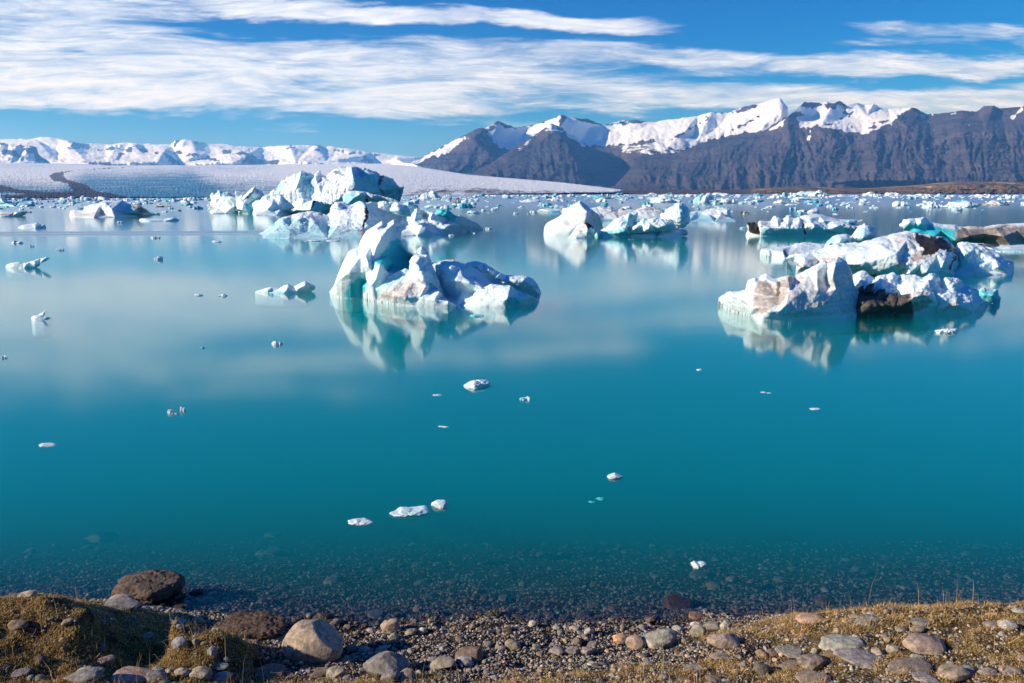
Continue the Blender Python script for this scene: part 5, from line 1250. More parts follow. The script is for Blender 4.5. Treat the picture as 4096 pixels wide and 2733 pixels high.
# named small floes near the shore: source px centre, waterline py, width px, height px, label, seed, (k, blue)
near = [
    (1890, 1554, 110, 42, 'white rounded ice floe alone below the spired iceberg, widest of the open water', 3, 4, .0),
    (1652, 2062, 158, 50, 'long soft-edged white floe, largest near the stony shore', 5, 3, .0),
    (1760, 2030, 66, 40, 'round knob of white ice at the right end of the long near floe', 8, 2, .0),
    (1424, 2100, 104, 32, 'thin crescent-shaped white floe left of the long near floe', 11, 3, .0),
    (2472, 1916, 66, 32, 'small Z-shaped white floe in the open teal water at centre right', 13, 3, .0),
    (2402, 2000, 38, 14, 'thin glassy ice sliver below the small Z-shaped floe', 15, 2, .8),
    (2362, 2010, 28, 8, 'flat glassy ice chip beside the thin sliver, left of it', 16, 2, .8),
    (2804, 2268, 64, 34, 'small bright floe floating over the visible lake bed at the right', 17, 3, .0),
    (2095, 1602, 46, 22, 'little crumbly floe with a green underside below the spired iceberg', 19, 3, .3),
    (1752, 1584, 38, 9, 'short flat floe left of the little crumbly floe', 21, 2, .3),
    (1776, 1711, 44, 10, 'flat lens-shaped floe alone in the middle of the open water', 23, 2, .1),
    (2798, 1482, 22, 8, 'tiny yellowish floe to the left under the grey cliff iceberg reflection', 25, 2, .0),
    (3262, 1640, 46, 9, 'thin slanted floe in the blue water under the grey cliff iceberg', 27, 2, .2),
    (3052, 1571, 20, 6, 'tiny glassy sliver, left of a faint pair at the right', 29, 1, .3),
    (3080, 1574, 24, 6, 'tiny glassy sliver, right of a faint pair at the right', 30, 1, .5),
    (170, 1788, 74, 18, 'wedge-shaped white floe near the left edge of the open water', 31, 2, .0),
    (682, 1655, 28, 22, 'left lump of a broken pair of floes at left centre', 33, 2, .0),
    (730, 1645, 22, 22, 'right lump of a broken pair of floes at left centre', 35, 2, .0),
    (704, 1658, 16, 8, 'small bridge of ice between the two broken lumps', 36, 1, .3),
    (1108, 1380, 44, 20, 'crumbly little floe below the humped-end floe', 37, 4, .1),
    (806, 1394, 20, 8, 'small greenish chip left of the crumbly little floe', 38, 1, .7),
    (790, 1183, 36, 10, 'small white floe, left of two on the pale water', 39, 2, .0),
    (890, 1186, 38, 12, 'small white floe, right of two on the pale water', 41, 2, .1),
    (628, 1040, 36, 18, 'clustered small white floe above the pale water at left', 43, 4, .05),
    (236, 1003, 34, 9, 'small floe with dirty top right of the left edge', 45, 2, .1),
    (52, 974, 50, 12, 'two-humped little floe at the left edge', 47, 3, .1),
    (118, 988, 24, 9, 'faint rounded floe right of the two-humped one', 48, 2, .0),
    (610, 954, 40, 9, 'jagged small floe in the wake line', 49, 3, .05),
    (868, 969, 40, 8, 'jagged small floe left of the long snowy iceberg', 51, 3, .0),
    (475, 893, 26, 9, 'small white floe close under the tent-shaped iceberg', 53, 2, .05),
    (8, 1434, 26, 14, 'small floe cut by the left edge of the pale water', 55, 2, .0),
    (3800, 1335, 96, 26, 'low white shelf of ice sitting before the grey cliff iceberg', 57, 3, .1),
    (1905, 1268, 58, 14, 'flat glassy disc of ice in front of the spired iceberg', 59, 1, .7),
    (3100, 918, 30, 8, 'small pale floe left of the clear blob, on smooth water', 61, 2, .2),
    (3430, 1005, 34, 8, 'small faint floe right of the clear blob', 63, 2, .1),
    (2975, 915, 22, 8, 'small pale floe just left of the black teeth', 65, 2, .2),
    (3890, 998, 40, 12, 'small floe close to the right edge under the dark berg', 66, 2, .2),
    (1240, 966, 70, 7, 'flat disc of ice in front of the snowy iceberg, left one', 67, 1, .1),
    (1322, 965, 56, 6, 'flat disc of ice in front of the snowy iceberg, right one', 68, 1, .1),
    (1800, 945, 24, 7, 'small floe off the right end of the snowy iceberg', 69, 2, .1),
    (1892, 935, 20, 5, 'smaller floe farther right off the snowy iceberg', 70, 2, .1),
    (1955, 918, 26, 10, 'small spiky floe at the tip of the snowy iceberg', 71, 2, .1),
    (615, 860, 40, 12, 'small bright floe off the right end of the tent-shaped iceberg', 72, 3, .4),
    (250, 815, 20, 12, 'turquoise lump of ice left of the tent-shaped iceberg', 73, 3, .9),
]
for (px, py, wpx, hpx, lab, seed, k, bl) in near:
    Y = float(wl_Y(py))
    dx, dy, dz = [float(v) for v in rays(px, py)]
    t = Y / dy
    wm = wpx / F * t * 1.02
    elong = 1.0
    big = wpx > 60 and py > 1500
    me = lump_mesh('ice_floe', seed, k if big else k + 2, .95 if big else 1.25, .5, 4, .15 if big else .34, ICE, bl)
    co = np.empty(len(me.vertices) * 3, np.float32)
    me.vertices.foreach_get('co', co)
    co = co.reshape(-1, 3)
    ext = co[:, 0].max() - co[:, 0].min()
    zm = co[:, 2].max()
    # seen from above, part of the height in the picture is the depth of the floe
    dep = abs(dz) / math.sqrt(dx * dx + dy * dy + dz * dz)
    hm = hpx / F * t
    ym = min(wm * .7, hm * .8 / max(dep, .02))
    zt = max(hm - ym * dep * .9, hm * .34)
    co[:, 0] *= wm / ext
    co[:, 1] *= ym / (co[:, 1].max() - co[:, 1].min())
    co[:, 2] *= zt / zm
    me.vertices.foreach_set('co', co.ravel())
    o = link('ice_floe', me)
    o.location = (dx * t, Y + ym * .4, 0)
    tag(o, lab, 'ice floe')

# medium bergs of the far ice field (source px): centre, waterline, width, height, label, blue, dirt
mid = [
    (2670, 811, 132, 34, 'white ragged far iceberg left of the dark-split one', .1, .05), (2826, 816, 100, 44, 'pale far iceberg split by a dark green gap', .5, .1), (2910, 815, 90, 22, 'white wedge-shaped far iceberg with a black right end', .1, .25),
    (2990, 818, 70, 16, 'crumbly pale far floe right of the wedge-shaped one', .3, 0), (3240, 785, 150, 20, 'largest white iceberg below the brown hill, far right centre', .15, .0), (3278, 786, 70, 26, 'highest white hump beside the largest far iceberg', .05, .0), (3478, 785, 52, 18, 'white tent-shaped far iceberg under the brown hill', .05, 0),
    (3572, 783, 66, 13, 'white slab-like far iceberg with striped face', .0, .2), (3690, 787, 90, 12, 'long ragged white far iceberg under the highest brown hill', .1, 0), (3745, 833, 82, 30, 'white pyramid-like iceberg with grey right side, far right', .05, .12), (3870, 832, 150, 34, 'wide white iceberg with blue cracks, far right', .35, .0), (4000, 822, 120, 20, 'dark-topped low iceberg at the right end of the wide white one', .0, .8),
    (3235, 800, 130, 12, 'flat grey-topped far floe below the largest far iceberg', .15, .2), (3130, 815, 76, 16, 'dirty brownish far floe left of the flat one', .0, .4), (3165, 822, 60, 7, 'low white strip in front of the dirty far floe', .0, 0), (3255, 812, 76, 12, 'turquoise crumbly far floe under the flat grey one', .8, 0), (2402, 796, 78, 16, 'pale green low iceberg near the middle of the far ice', .6, 0),
    (2120, 809, 86, 13, 'white jagged far floe left of the white cone', .1, 0), (2500, 801, 40, 12, 'small knobbly far floe right of the pale green one', .2, 0), (2230, 803, 76, 9, 'low white far floe above the long dirty floe', .1, 0), (2230, 832, 60, 10, 'turquoise-edged far floe left of the cone', .4, 0), (2590, 829, 44, 10, 'pale green far floe left of the ragged tower', .7, 0),
    (1725, 798, 100, 36, 'white tilted slab with a blue end, right behind the wall', .1, .12), (1790, 803, 46, 26, 'blue shaded block beside the tilted slab behind the wall', .5, .1), (1842, 812, 60, 20, 'dark-fronted small berg right of the tilted slab', .5, .6), (1765, 831, 150, 12, 'long greenish floe right of the snowy iceberg', .5, .1), (1865, 832, 56, 20, 'dark green hump at the end of the long greenish floe', .9, .15),
    (1890, 820, 36, 14, 'crumbly pale floe right of the green hump', .4, 0), (1890, 855, 58, 14, 'crumbly white floe on the smooth water right of the snowy iceberg', .25, 0), (1830, 833, 30, 6, 'small low floe right of the long greenish one', .1, 0), (2895, 836, 40, 12, 'pale blue small floe under the wedge-shaped iceberg', .5, 0), (2978, 857, 40, 12, 'dirty dark little floe over the black-toothed iceberg', .0, .7),
    (3160, 867, 30, 8, 'little dirty floe left of the plate dome', .0, .5), (2030, 795, 40, 10, 'white far floe with a blue right end', .4, 0), (2085, 832, 26, 8, 'small white floe between the cone and the green hump', .1, 0), (2760, 788, 30, 14, 'sharp white tooth of ice on the far ice edge', .1, 0), (2680, 780, 20, 12, 'blue tooth of ice on the far ice edge', .8, 0),
    (2480, 781, 34, 10, 'bright blue jagged block on the far ice edge', .9, 0), (2610, 780, 36, 9, 'brown-capped mound on the far ice edge', .0, .35), (2890, 781, 80, 10, 'long snow-white mound on the far ice edge', .0, 0), (1500, 0, 0, 0, '', 0, 0),
    (170, 800, 26, 8, 'dark flat floe at the left among the far ice', .0, .9), (650, 829, 70, 10, 'brown-topped low floe right of the tent-shaped iceberg', .1, .6), (700, 845, 44, 8, 'small pale floe above the left wall block', .3, 0), (760, 831, 28, 8, 'small white floe left of the left wall block', .1, 0), (370, 802, 50, 12, 'dirty low far floe behind the tent-shaped iceberg', .2, .4),
    (3960, 792, 84, 8, 'low striped far floe near the right edge', .0, .3), (4010, 800, 50, 10, 'white jagged far floe near the right edge', .2, 0), (3600, 818, 24, 9, 'tiny white floe left of the pyramid-like iceberg', .2, 0), (3450, 820, 30, 10, 'comb-like little floe in the far right water', .2, 0), (3500, 834, 40, 7, 'twin low floes in the far right water', .1, 0), (3390, 816, 34, 8, 'small crumbly floe between the flat one and the tent', .2, 0),
]
for i, (px, py, wpx, hpx, lab, bl, dr) in enumerate(mid):
    if not wpx: continue
    Y = float(wl_Y(py))
    dx, dy, dz = [float(v) for v in rays(px, py)]
    t = Y / dy
    wm, hm = wpx / F * t, hpx / F * t
    me = lump_mesh('far_iceberg', 200 + i, 7, 1.15, .7, 4, .36, ICE_FAR, bl, dr)
    co = np.empty(len(me.vertices) * 3, np.float32)
    me.vertices.foreach_get('co', co)
    co = co.reshape(-1, 3)
    co[:, 0] *= wm / (co[:, 0].max() - co[:, 0].min())
    co[:, 1] *= wm * .5 / (co[:, 1].max() - co[:, 1].min())
    co[:, 2] *= hm / co[:, 2].max()
    me.vertices.foreach_set('co', co.ravel())
    o = link('far_iceberg', me)
    o.location = (dx * t, Y + wm * .2, 0)
    tag(o, lab, 'iceberg')

# loose pieces of the far ice field: copies of twelve shapes
protos = [lump_mesh('drift_ice', 500 + i, 3 + i % 3, 1.2, .55, 2, .33, ICE_FAR, (.0, .15, .35, .6)[i % 4], (.0, .0, .12)[i % 3]) for i in range(12)]
dims = []
for me in protos:
    co = np.empty(len(me.vertices) * 3, np.float32)
    me.vertices.foreach_get('co', co)
    co = co.reshape(-1, 3)
    dims.append((np.ptp(co[:, 0]), np.ptp(co[:, 1]), co[:, 2].max()))
rs = np.random.RandomState(77)


def far_piece():
    """a random place in the ice field: source px, waterline py, width, height"""
    while True:
        px = rs.uniform(-60, 4150)
        q = rs.rand()
        if px < 1900:
            edge = 798 if px < 1650 else 789
            py = edge + (rs.exponential(6) if q < .75 else rs.uniform(0, 55))
            if py > 862: continue
        else:
            edge = 783.5
            py = edge + (rs.exponential(5.5) if q < .70 else rs.uniform(0, 75))
        if px < 1900 and py > 838 and rs.rand() < .6: continue
        s_ = (py - 772) / 20.0
        wpx = rs.lognormal(2.45, .55) * (.7 + .35 * min(s_, 2.2))
        if wpx > 55: continue
        hpx = wpx * rs.uniform(.18, .42)
        return px, py, wpx, hpx


def place(me, dm, px, py, wpx, hpx):
    Y = float(wl_Y(py))
    dx, dy, dz = [float(v) for v in rays(px, py)]
    t = Y / dy
    wm, hm = wpx / F * t, hpx / F * t
    return (dx * t, Y + wm * .3, 0), (wm / dm[0], wm * .6 / dm[1], hm / dm[2])


pieces = [far_piece() for _ in range(1450)]
pieces.sort(key=lambda q: -q[2] * q[3])
for i, pc in enumerate(pieces[:290]):
    k = i % 12
    o = link('drift_ice', protos[k])
    o.location, o.scale = place(protos[k], dims[k], *pc)
    lab = 'small turquoise or white piece of drift ice out in the far ice field'
    tag(o, lab, 'drift ice', 'small loose pieces of the far ice field')
Vs, Fs, Bs, Ds, n0 = [], [], [], [], 0
tiny = []
for i in range(5):
    me = lump_mesh('tiny', 700 + i, 2, 1.2, .55, 1, .3, None, .2)
    co = np.empty(len(me.vertices) * 3, np.float32)
    me.vertices.foreach_get('co', co)
    tiny.append((co.reshape(-1, 3).astype(float), np.array([tuple(p.vertices) for p in me.polygons])))
for i, pc in enumerate(pieces[290:]):
    c, f = tiny[i % 5]
    dm = (np.ptp(c[:, 0]), np.ptp(c[:, 1]), c[:, 2].max())
    loc, sc = place(None, dm, *pc)
    Vs.append(c * np.array(sc) + np.array(loc))
    Fs.append(f + n0)
    n0 += len(c)
    Bs.append(np.full(len(c), rs.choice([0, .1, .4, .8])))
me = new_mesh('brash_ice', np.concatenate(Vs), np.concatenate(Fs), ICE_FAR, {'blue': np.concatenate(Bs), 'dirt': np.zeros(n0)})
tag(link('brash_ice', me), 'scattered tiny white bits of ice dotting the far water', 'drift ice', kind='stuff')

# ------------------------------------------------------------------ stones of the shore
def stone_mesh(name, seed, sub=3, rough=.10, planes=4, fine=.02, mat=None, squash=(1, .85, .6)):
    r_ = np.random.RandomState(seed)
    V, Fc = ico(sub)
    V = V.copy()
    d = 1 + rough * fbm(V * 1.0 + r_.uniform(0, 50, 3), 2) * 1.6
    for _ in range(planes):
        nn = r_.normal(size=3)
        nn /= np.linalg.norm(nn)
        h = r_.uniform(.62, .92)
        dd = V @ nn
        d = np.where(dd * d > h, .25 * d + .75 * h / np.maximum(dd, 1e-3), d)
    d += fine * fbm(V * 5 + seed, 4)
    V = V * d[:, None] * np.array(squash)
    V -= (V.max(0) + V.min(0)) / 2
    V /= (V.max(0) - V.min(0))[0]       # width 1
    return new_mesh(name, V, Fc, mat)


R1, R2, R3, R4 = (0, 2200, .59574), (1000, 2350, .59574), (2200, 2350, .42553), (3000, 2300, .46638)
TAN, GRY, BRN, DRK, GRN, RED, BLU, LGT = (.30, .24, .175), (.17, .165, .16), (.16, .115, .08), (.085, .07, .058), (.19, .22, .185), (.30, .20, .145), (.19, .22, .24), (.34, .32, .28)
# crop, centre x, bottom y, width, height (crop px), colour, seed, style, label
stones = [
    (R1, 947, 350, 425, 190, (.095, .072, .056), 1, 'rug', 'big rugged dark brown boulder standing in the water at the left'),
    (R1, 785, 405, 205, 50, GRY, 2, 'smooth', 'flat grey stone at the foot of the rugged boulder, lower one'),
    (R1, 790, 362, 130, 52, TAN, 3, 'smooth', 'tan stone leaning on the left of the rugged boulder'),
    (R1, 900, 402, 85, 52, GRY, 4, 'smooth', 'small grey stone before the rugged boulder'),
    (R1, 1310, 300, 96, 54, DRK, 5, 'ang', 'black wet rock poking out of the water right of the rugged boulder'),
    (R1, 1195, 402, 74, 28, BRN, 6, 'smooth', 'small half-drowned brown stone near the shore at left'),
    (R1, 165, 330, 100, 42, TAN, 7, 'ang', 'block-shaped tan rock on the mound crest, right one of a pair at the left edge'),
    (R1, 65, 310, 80, 24, LGT, 8, 'smooth', 'pale flat rock on the mound crest at the left edge'),
    (R1, 1640, 598, 430, 122, (.105, .066, .042), 9, 'rug', 'wide rust-brown boulder half behind the mossy mound'),
    (R1, 2088, 795, 362, 275, TAN, 10, 'smooth', 'large smooth tan boulder, biggest rounded stone on the beach'),
    (R1, 2165, 500, 120, 62, DRK, 11, 'rug', 'dark round stone at the waterline behind the large tan boulder'),
    (R1, 2195, 512, 72, 34, DRK, 12, 'rug', 'small dark clump right of the dark round stone'),
    (R1, 1740, 492, 86, 22, GRY, 13, 'smooth', 'flat pale stone lying in the water above the rust-brown boulder'),
    (R1, 1318, 500, 66, 44, TAN, 14, 'ang', 'knobbly tan stone at the left waterline'),
    (R1, 1205, 498, 70, 26, LGT, 15, 'smooth', 'pale low stone at the left waterline'),
    (R1, 1825, 540, 60, 50, TAN, 16, 'smooth', 'tan stone wedged right of the rust-brown boulder'),
    (R1, 100, 542, 125, 54, BRN, 17, 'smooth', 'brown stone sunk in the grass at the left edge'),
    (R1, 1200, 680, 105, 72, BLU, 18, 'smooth', 'blue-grey rounded stone set in the dark bank'),
    (R1, 1420, 725, 60, 60, BLU, 19, 'ang', 'blue-grey splinter stone set in the dark bank'),
    (R1, 1370, 655, 56, 26, BRN, 20, 'ang', 'brown sliver of stone in the dark bank'),
    (R1, 1470, 820, 105, 38, GRN, 21, 'smooth', 'greenish flat stone at the foot of the dark bank'),
    (R1, 1515, 768, 50, 34, GRY, 22, 'smooth', 'small grey stone at the foot of the dark bank'),
    (R1, 1310, 645, 44, 38, GRY, 101, 'smooth', 'small rounded grey stone high in the dark bank'),
    (R1, 705, 782, 92, 52, RED, 23, 'ang', 'pinkish angular stone in the grass at lower left'),
    (R1, 672, 712, 58, 40, DRK, 24, 'smooth', 'dark small stone above the pinkish angular one'),
    (R1, 262, 785, 78, 54, DRK, 25, 'smooth', 'dark stone left of the pinkish angular one'),
    (R1, 570, 872, 120, 70, GRN, 26, 'smooth', 'greenish rounded stone at the bottom left'),
    (R1, 520, 910, 215, 80, GRY, 27, 'smooth', 'broad dark grey stone at the bottom left edge of the picture'),
    (R1, 120, 862, 105, 46, GRY, 28, 'ang', 'grey stone in the grass near the bottom left corner'),
    (R1, 860, 915, 230, 80, RED, 29, 'ang', 'large pink-grey rock at the bottom edge, left of centre'),
    (R1, 1025, 900, 120, 62, GRY, 30, 'smooth', 'grey rock beside the large pink-grey rock'),
    (R1, 1210, 868, 92, 52, TAN, 31, 'smooth', 'round yellowish stone in the lower grass'),
    (R1, 1335, 880, 145, 76, (.24, .22, .15), 32, 'ang', 'yellow-green angular rock beside the round yellowish stone'),
    (R1, 1145, 826, 72, 28, GRY, 33, 'smooth', 'flat grey stone above the round yellowish one'),
    (R1, 1795, 870, 195, 72, BRN, 34, 'smooth', 'low brown boulder in front of the dark bank'),
    (R1, 2120, 868, 150, 46, BRN, 35, 'smooth', 'long flat brown stone below the large tan boulder'),
    (R1, 2248, 872, 116, 76, (.22, .21, .165), 36, 'ang', 'pale grey-green block below the large tan boulder'),
    (R2, 905, 608, 275, 150, GRY, 37, 'ang', 'grey ridge-backed boulder at the bottom, right of the large tan boulder'),
    (R2, 940, 640, 125, 72, GRY, 38, 'ang', 'dark grey block against the ridge-backed boulder'),
    (R2, 1470, 512, 180, 88, BRN, 39, 'smooth', 'brown-grey mound-shaped boulder in the lower middle'),
    (R2, 1440, 520, 105, 55, BLU, 40, 'smooth', 'pale blue stone in front of the mound-shaped boulder'),
    (R2, 1280, 552, 175, 62, (.26, .235, .16), 41, 'smooth', 'long yellowish stone left of the pale blue one'),
    (R2, 1452, 538, 96, 46, GRY, 42, 'ang', 'grey stone just under the pale blue stone'),
    (R2, 1235, 520, 85, 46, GRY, 43, 'smooth', 'grey stone leaning on the long yellowish stone'),
    (R2, 940, 312, 126, 92, (.27, .20, .155), 44, 'ang', 'pinkish tan boulder at the waterline in the centre'),
    (R2, 1080, 328, 80, 44, (.20, .19, .13), 45, 'ang', 'olive pyramid-shaped stone right of the pinkish boulder'),
    (R2, 962, 362, 64, 48, GRN, 46, 'ang', 'grey-green stone on the gravel below the pinkish boulder'),
    (R2, 965, 380, 50, 32, TAN, 47, 'smooth', 'small tan pebble stuck to the grey-green stone'),
    (R2, 1632, 200, 110, 36, DRK, 48, 'rug', 'dark speckled rock in the shallows'),
    (R2, 1805, 210, 92, 44, (.22, .14, .095), 49, 'ang', 'orange-brown rock in the shallows, right of the dark speckled one'),
    (R2, 1900, 275, 62, 48, LGT, 50, 'smooth', 'pale domed stone at the waterline right of centre'),
    (R2, 1725, 312, 74, 42, DRK, 51, 'ang', 'dark stone at the waterline left of the pale domed stone'),
    (R2, 1765, 420, 104, 64, (.22, .19, .13), 52, 'smooth', 'mottled olive boulder on the gravel right of centre'),
    (R2, 1690, 432, 54, 30, GRY, 53, 'smooth', 'grey oval stone left of the mottled olive boulder'),
    (R2, 1600, 405, 54, 36, GRY, 54, 'smooth', 'grey cone-shaped cobble on the gravel'),
    (R2, 1925, 420, 56, 36, GRN, 55, 'ang', 'greenish square cobble right of the mottled olive boulder'),
    (R2, 2060, 298, 52, 32, (.25, .26, .19), 56, 'smooth', 'yellow-green oval stone at the waterline'),
    (R2, 2180, 300, 70, 34, TAN, 57, 'smooth', 'flat tan stone at the waterline right of the yellow-green one'),
    (R2, 2275, 325, 58, 44, (.30, .32, .28), 58, 'smooth', 'pale green egg-shaped stone at the waterline'),
    (R2, 2088, 320, 48, 30, GRY, 59, 'smooth', 'grey egg-shaped stone just below the yellow-green one'),
    (R2, 2195, 392, 56, 42, GRY, 60, 'smooth', 'round grey cobble under the flat tan stone'),
    (R2, 690, 435, 80, 44, GRY, 61, 'ang', 'grey wedge stone on the gravel right of the large tan boulder'),
    (R2, 762, 445, 82, 44, (.22, .22, .22), 62, 'smooth', 'light grey cobble beside the wedge stone'),
    (R2, 895, 436, 92, 26, (.30, .26, .18), 63, 'smooth', 'long cream stone on the gravel'),
    (R2, 812, 466, 50, 26, RED, 64, 'smooth', 'orange-brown cobble under the long cream stone'),
    (R2, 865, 466, 48, 26, TAN, 65, 'smooth', 'tan cobble right of the orange-brown one'),
    (R2, 1288, 436, 34, 30, LGT, 66, 'smooth', 'little two-tone pale stone in the middle of the gravel'),
    (R2, 1605, 478, 40, 32, (.34, .22, .11), 67, 'smooth', 'small orange stone in the lower middle'),
    (R2, 650, 292, 55, 34, BRN, 68, 'smooth', 'brown stone at the waterline right of the large tan boulder'),
    (R2, 768, 280, 50, 30, DRK, 69, 'smooth', 'dark wet stone at the waterline left of the pinkish boulder'),
    (R2, 554, 298, 46, 30, TAN, 70, 'smooth', 'tan stone touching the top right of the large tan boulder'),
    (R2, 810, 308, 58, 30, LGT, 71, 'ang', 'pale slanted stone left of the pinkish boulder'),
    (R2, 570, 618, 116, 74, (.22, .20, .17), 72, 'ang', 'grey pointed rock at the bottom under the large tan boulder'),
    (R2, 115, 618, 200, 70, BRN, 73, 'smooth', 'wide brown rock in front of the dark bank end'),
    (R3, 665, 545, 140, 88, (.40, .23, .10), 74, 'ang', 'orange angular rock at the grass edge'),
    (R3, 815, 605, 185, 138, (.26, .19, .14), 75, 'ang', 'brown split boulder right of the orange rock'),
    (R3, 1060, 578, 330, 155, (.24, .25, .20), 76, 'ang', 'big grey-green veined boulder at the grass edge'),
    (R3, 1400, 470, 150, 105, (.22, .22, .16), 77, 'ang', 'olive block at the water edge left of a pair'),
    (R3, 1540, 420, 180, 78, (.20, .20, .15), 78, 'ang', 'olive flat-topped block at the water edge'),
    (R3, 1660, 408, 110, 88, (.27, .28, .20), 79, 'smooth', 'round pale olive stone right of the flat-topped block'),
    (R3, 1370, 378, 90, 44, (.40, .38, .36), 80, 'ang', 'white chalky stone at the water edge'),
    (R3, 1205, 420, 105, 52, LGT, 81, 'smooth', 'pale flat stone at the water edge'),
    (R3, 685, 412, 50, 62, GRY, 82, 'smooth', 'upright wet grey stone at the water edge'),
    (R3, 1655, 588, 285, 138, (.28, .22, .17), 83, 'ang', 'large tan saddle-shaped rock in the grass'),
    (R3, 1610, 700, 180, 52, (.21, .19, .18), 84, 'smooth', 'flat grey stone in the grass below the saddle-shaped rock'),
    (R3, 930, 750, 108, 46, (.22, .21, .18), 85, 'smooth', 'flat pale stone in the lower grass'),
    (R3, 80, 650, 170, 80, (.22, .20, .18), 86, 'ang', 'broad grey rock on the lower gravel, left of three'),
    (R3, 222, 648, 140, 76, (.19, .18, .17), 87, 'ang', 'broad grey rock on the lower gravel, middle of three'),
    (R3, 355, 645, 135, 66, (.25, .21, .18), 88, 'ang', 'cracked tan rock on the lower gravel, right of three'),
    (R3, 400, 590, 100, 72, GRY, 89, 'ang', 'pointed grey stone above the cracked tan rock'),
    (R3, 258, 560, 80, 74, BRN, 90, 'smooth', 'brown round stone above the three broad rocks'),
    (R3, 1360, 805, 180, 38, (.20, .20, .21), 91, 'ang', 'flat slate-grey slab in the gravel at lower right'),
    (R3, 1080, 880, 100, 58, GRY, 92, 'smooth', 'grey rounded stone near the bottom edge, right of centre'),
    (R3, 1270, 905, 130, 45, BRN, 93, 'smooth', 'dark low stone at the bottom edge, right of centre'),
    (R3, 1550, 905, 145, 58, BRN, 94, 'smooth', 'brown domed stone at the bottom edge'),
    (R4, 535, 425, 215, 72, (.34, .215, .14), 95, 'smooth', 'pinkish flat boulder on the crest of the right bank'),
    (R4, 830, 690, 345, 125, (.25, .27, .225), 96, 'smooth', 'large pale green oval boulder on the right bank'),
    (R4, 712, 732, 130, 70, (.17, .11, .075), 97, 'smooth', 'dark brown round stone against the pale green boulder'),
    (R4, 975, 808, 345, 102, (.25, .225, .215), 98, 'smooth', 'large lilac-grey flat boulder on the right bank'),
    (R4, 550, 830, 240, 122, (.20, .165, .125), 99, 'ang', 'angular brown rock casting a dark shadow at lower right'),
    (R4, 360, 815, 170, 42, (.16, .14, .12), 100, 'ang', 'thin slab stuck to the left of the angular brown rock'),
    (R4, 1570, 700, 330, 132, (.26, .20, .155), 102, 'ang', 'large tan-grey hipped boulder on the right bank'),
    (R4, 1240, 698, 105, 72, (.26, .25, .18), 103, 'smooth', 'yellowish egg-shaped stone between the two large boulders'),
    (R4, 1425, 880, 320, 102, (.16, .135, .115), 104, 'smooth', 'wide dark brown boulder near the bottom right'),
    (R4, 1780, 920, 230, 112, (.26, .205, .14), 105, 'smooth', 'rounded tan boulder right of the wide dark one'),
    (R4, 1530, 940, 190, 62, (.24, .25, .25), 106, 'smooth', 'pale blue-grey stone at the bottom right edge'),
    (R4, 570, 940, 260, 72, (.22, .17, .12), 107, 'smooth', 'brown domed boulder cut by the bottom edge at right'),
    (R4, 2230, 492, 135, 74, (.33, .32, .29), 108, 'ang', 'white speckled stone near the right edge'),
    (R4, 2320, 338, 90, 34, (.27, .27, .23), 109, 'smooth', 'flat pale stone at the right edge, higher one'),
    (R4, 1480, 455, 150, 50, (.19, .20, .16), 110, 'ang', 'mossy green flat rock on the right bank'),
    (R4, 1450, 500, 110, 50, (.24, .19, .14), 111, 'smooth', 'brown stone touching the mossy green flat rock'),
    (R4, 1065, 415, 180, 36, (.22, .215, .19), 112, 'ang', 'long grey slab high on the right bank'),
    (R4, 1015, 440, 170, 26, (.28, .28, .22), 113, 'ang', 'long pale slab just under the grey one'),
    (R4, 900, 380, 85, 34, (.25, .20, .14), 114, 'smooth', 'tan flat stone on the crest of the right bank'),
    (R4, 400, 715, 255, 60, (.23, .24, .19), 115, 'ang', 'long greenish grey slab in the grass'),
    (R4, 188, 705, 95, 58, (.18, .15, .12), 116, 'ang', 'brown stone left of the long greenish slab'),
    (R4, 560, 685, 58, 46, (.26, .28, .23), 117, 'smooth', 'small pale green stone left of the pale green boulder'),
    (R4, 1465, 748, 120, 50, (.22, .25, .20), 118, 'ang', 'green stone under the left end of the hipped boulder'),
    (R4, 2100, 458, 120, 42, (.19, .18, .18), 119, 'smooth', 'grey flat stone left of the white speckled stone'),
    (R4, 2060, 880, 130, 58, (.20, .185, .17), 120, 'smooth', 'grey stone near the bottom right corner'),
    (R4, 2260, 870, 160, 50, (.24, .21, .16), 121, 'ang', 'tan stone at the bottom right corner'),
    (R4, 1310, 500, 90, 40, (.26, .21, .16), 122, 'ang', 'small tan rock left of the brown stone on the right bank'),
    (R4, 700, 580, 110, 44, (.22, .17, .13), 123, 'ang', 'brown flat rock above the pale green boulder'),
    (R4, 1040, 360, 60, 28, (.36, .33, .27), 124, 'smooth', 'cream pebble on the crest of the right bank'),
    (R4, 1180, 338, 55, 34, (.20, .20, .20), 125, 'smooth', 'grey pebble on the crest of the right bank'),
]
placed = []
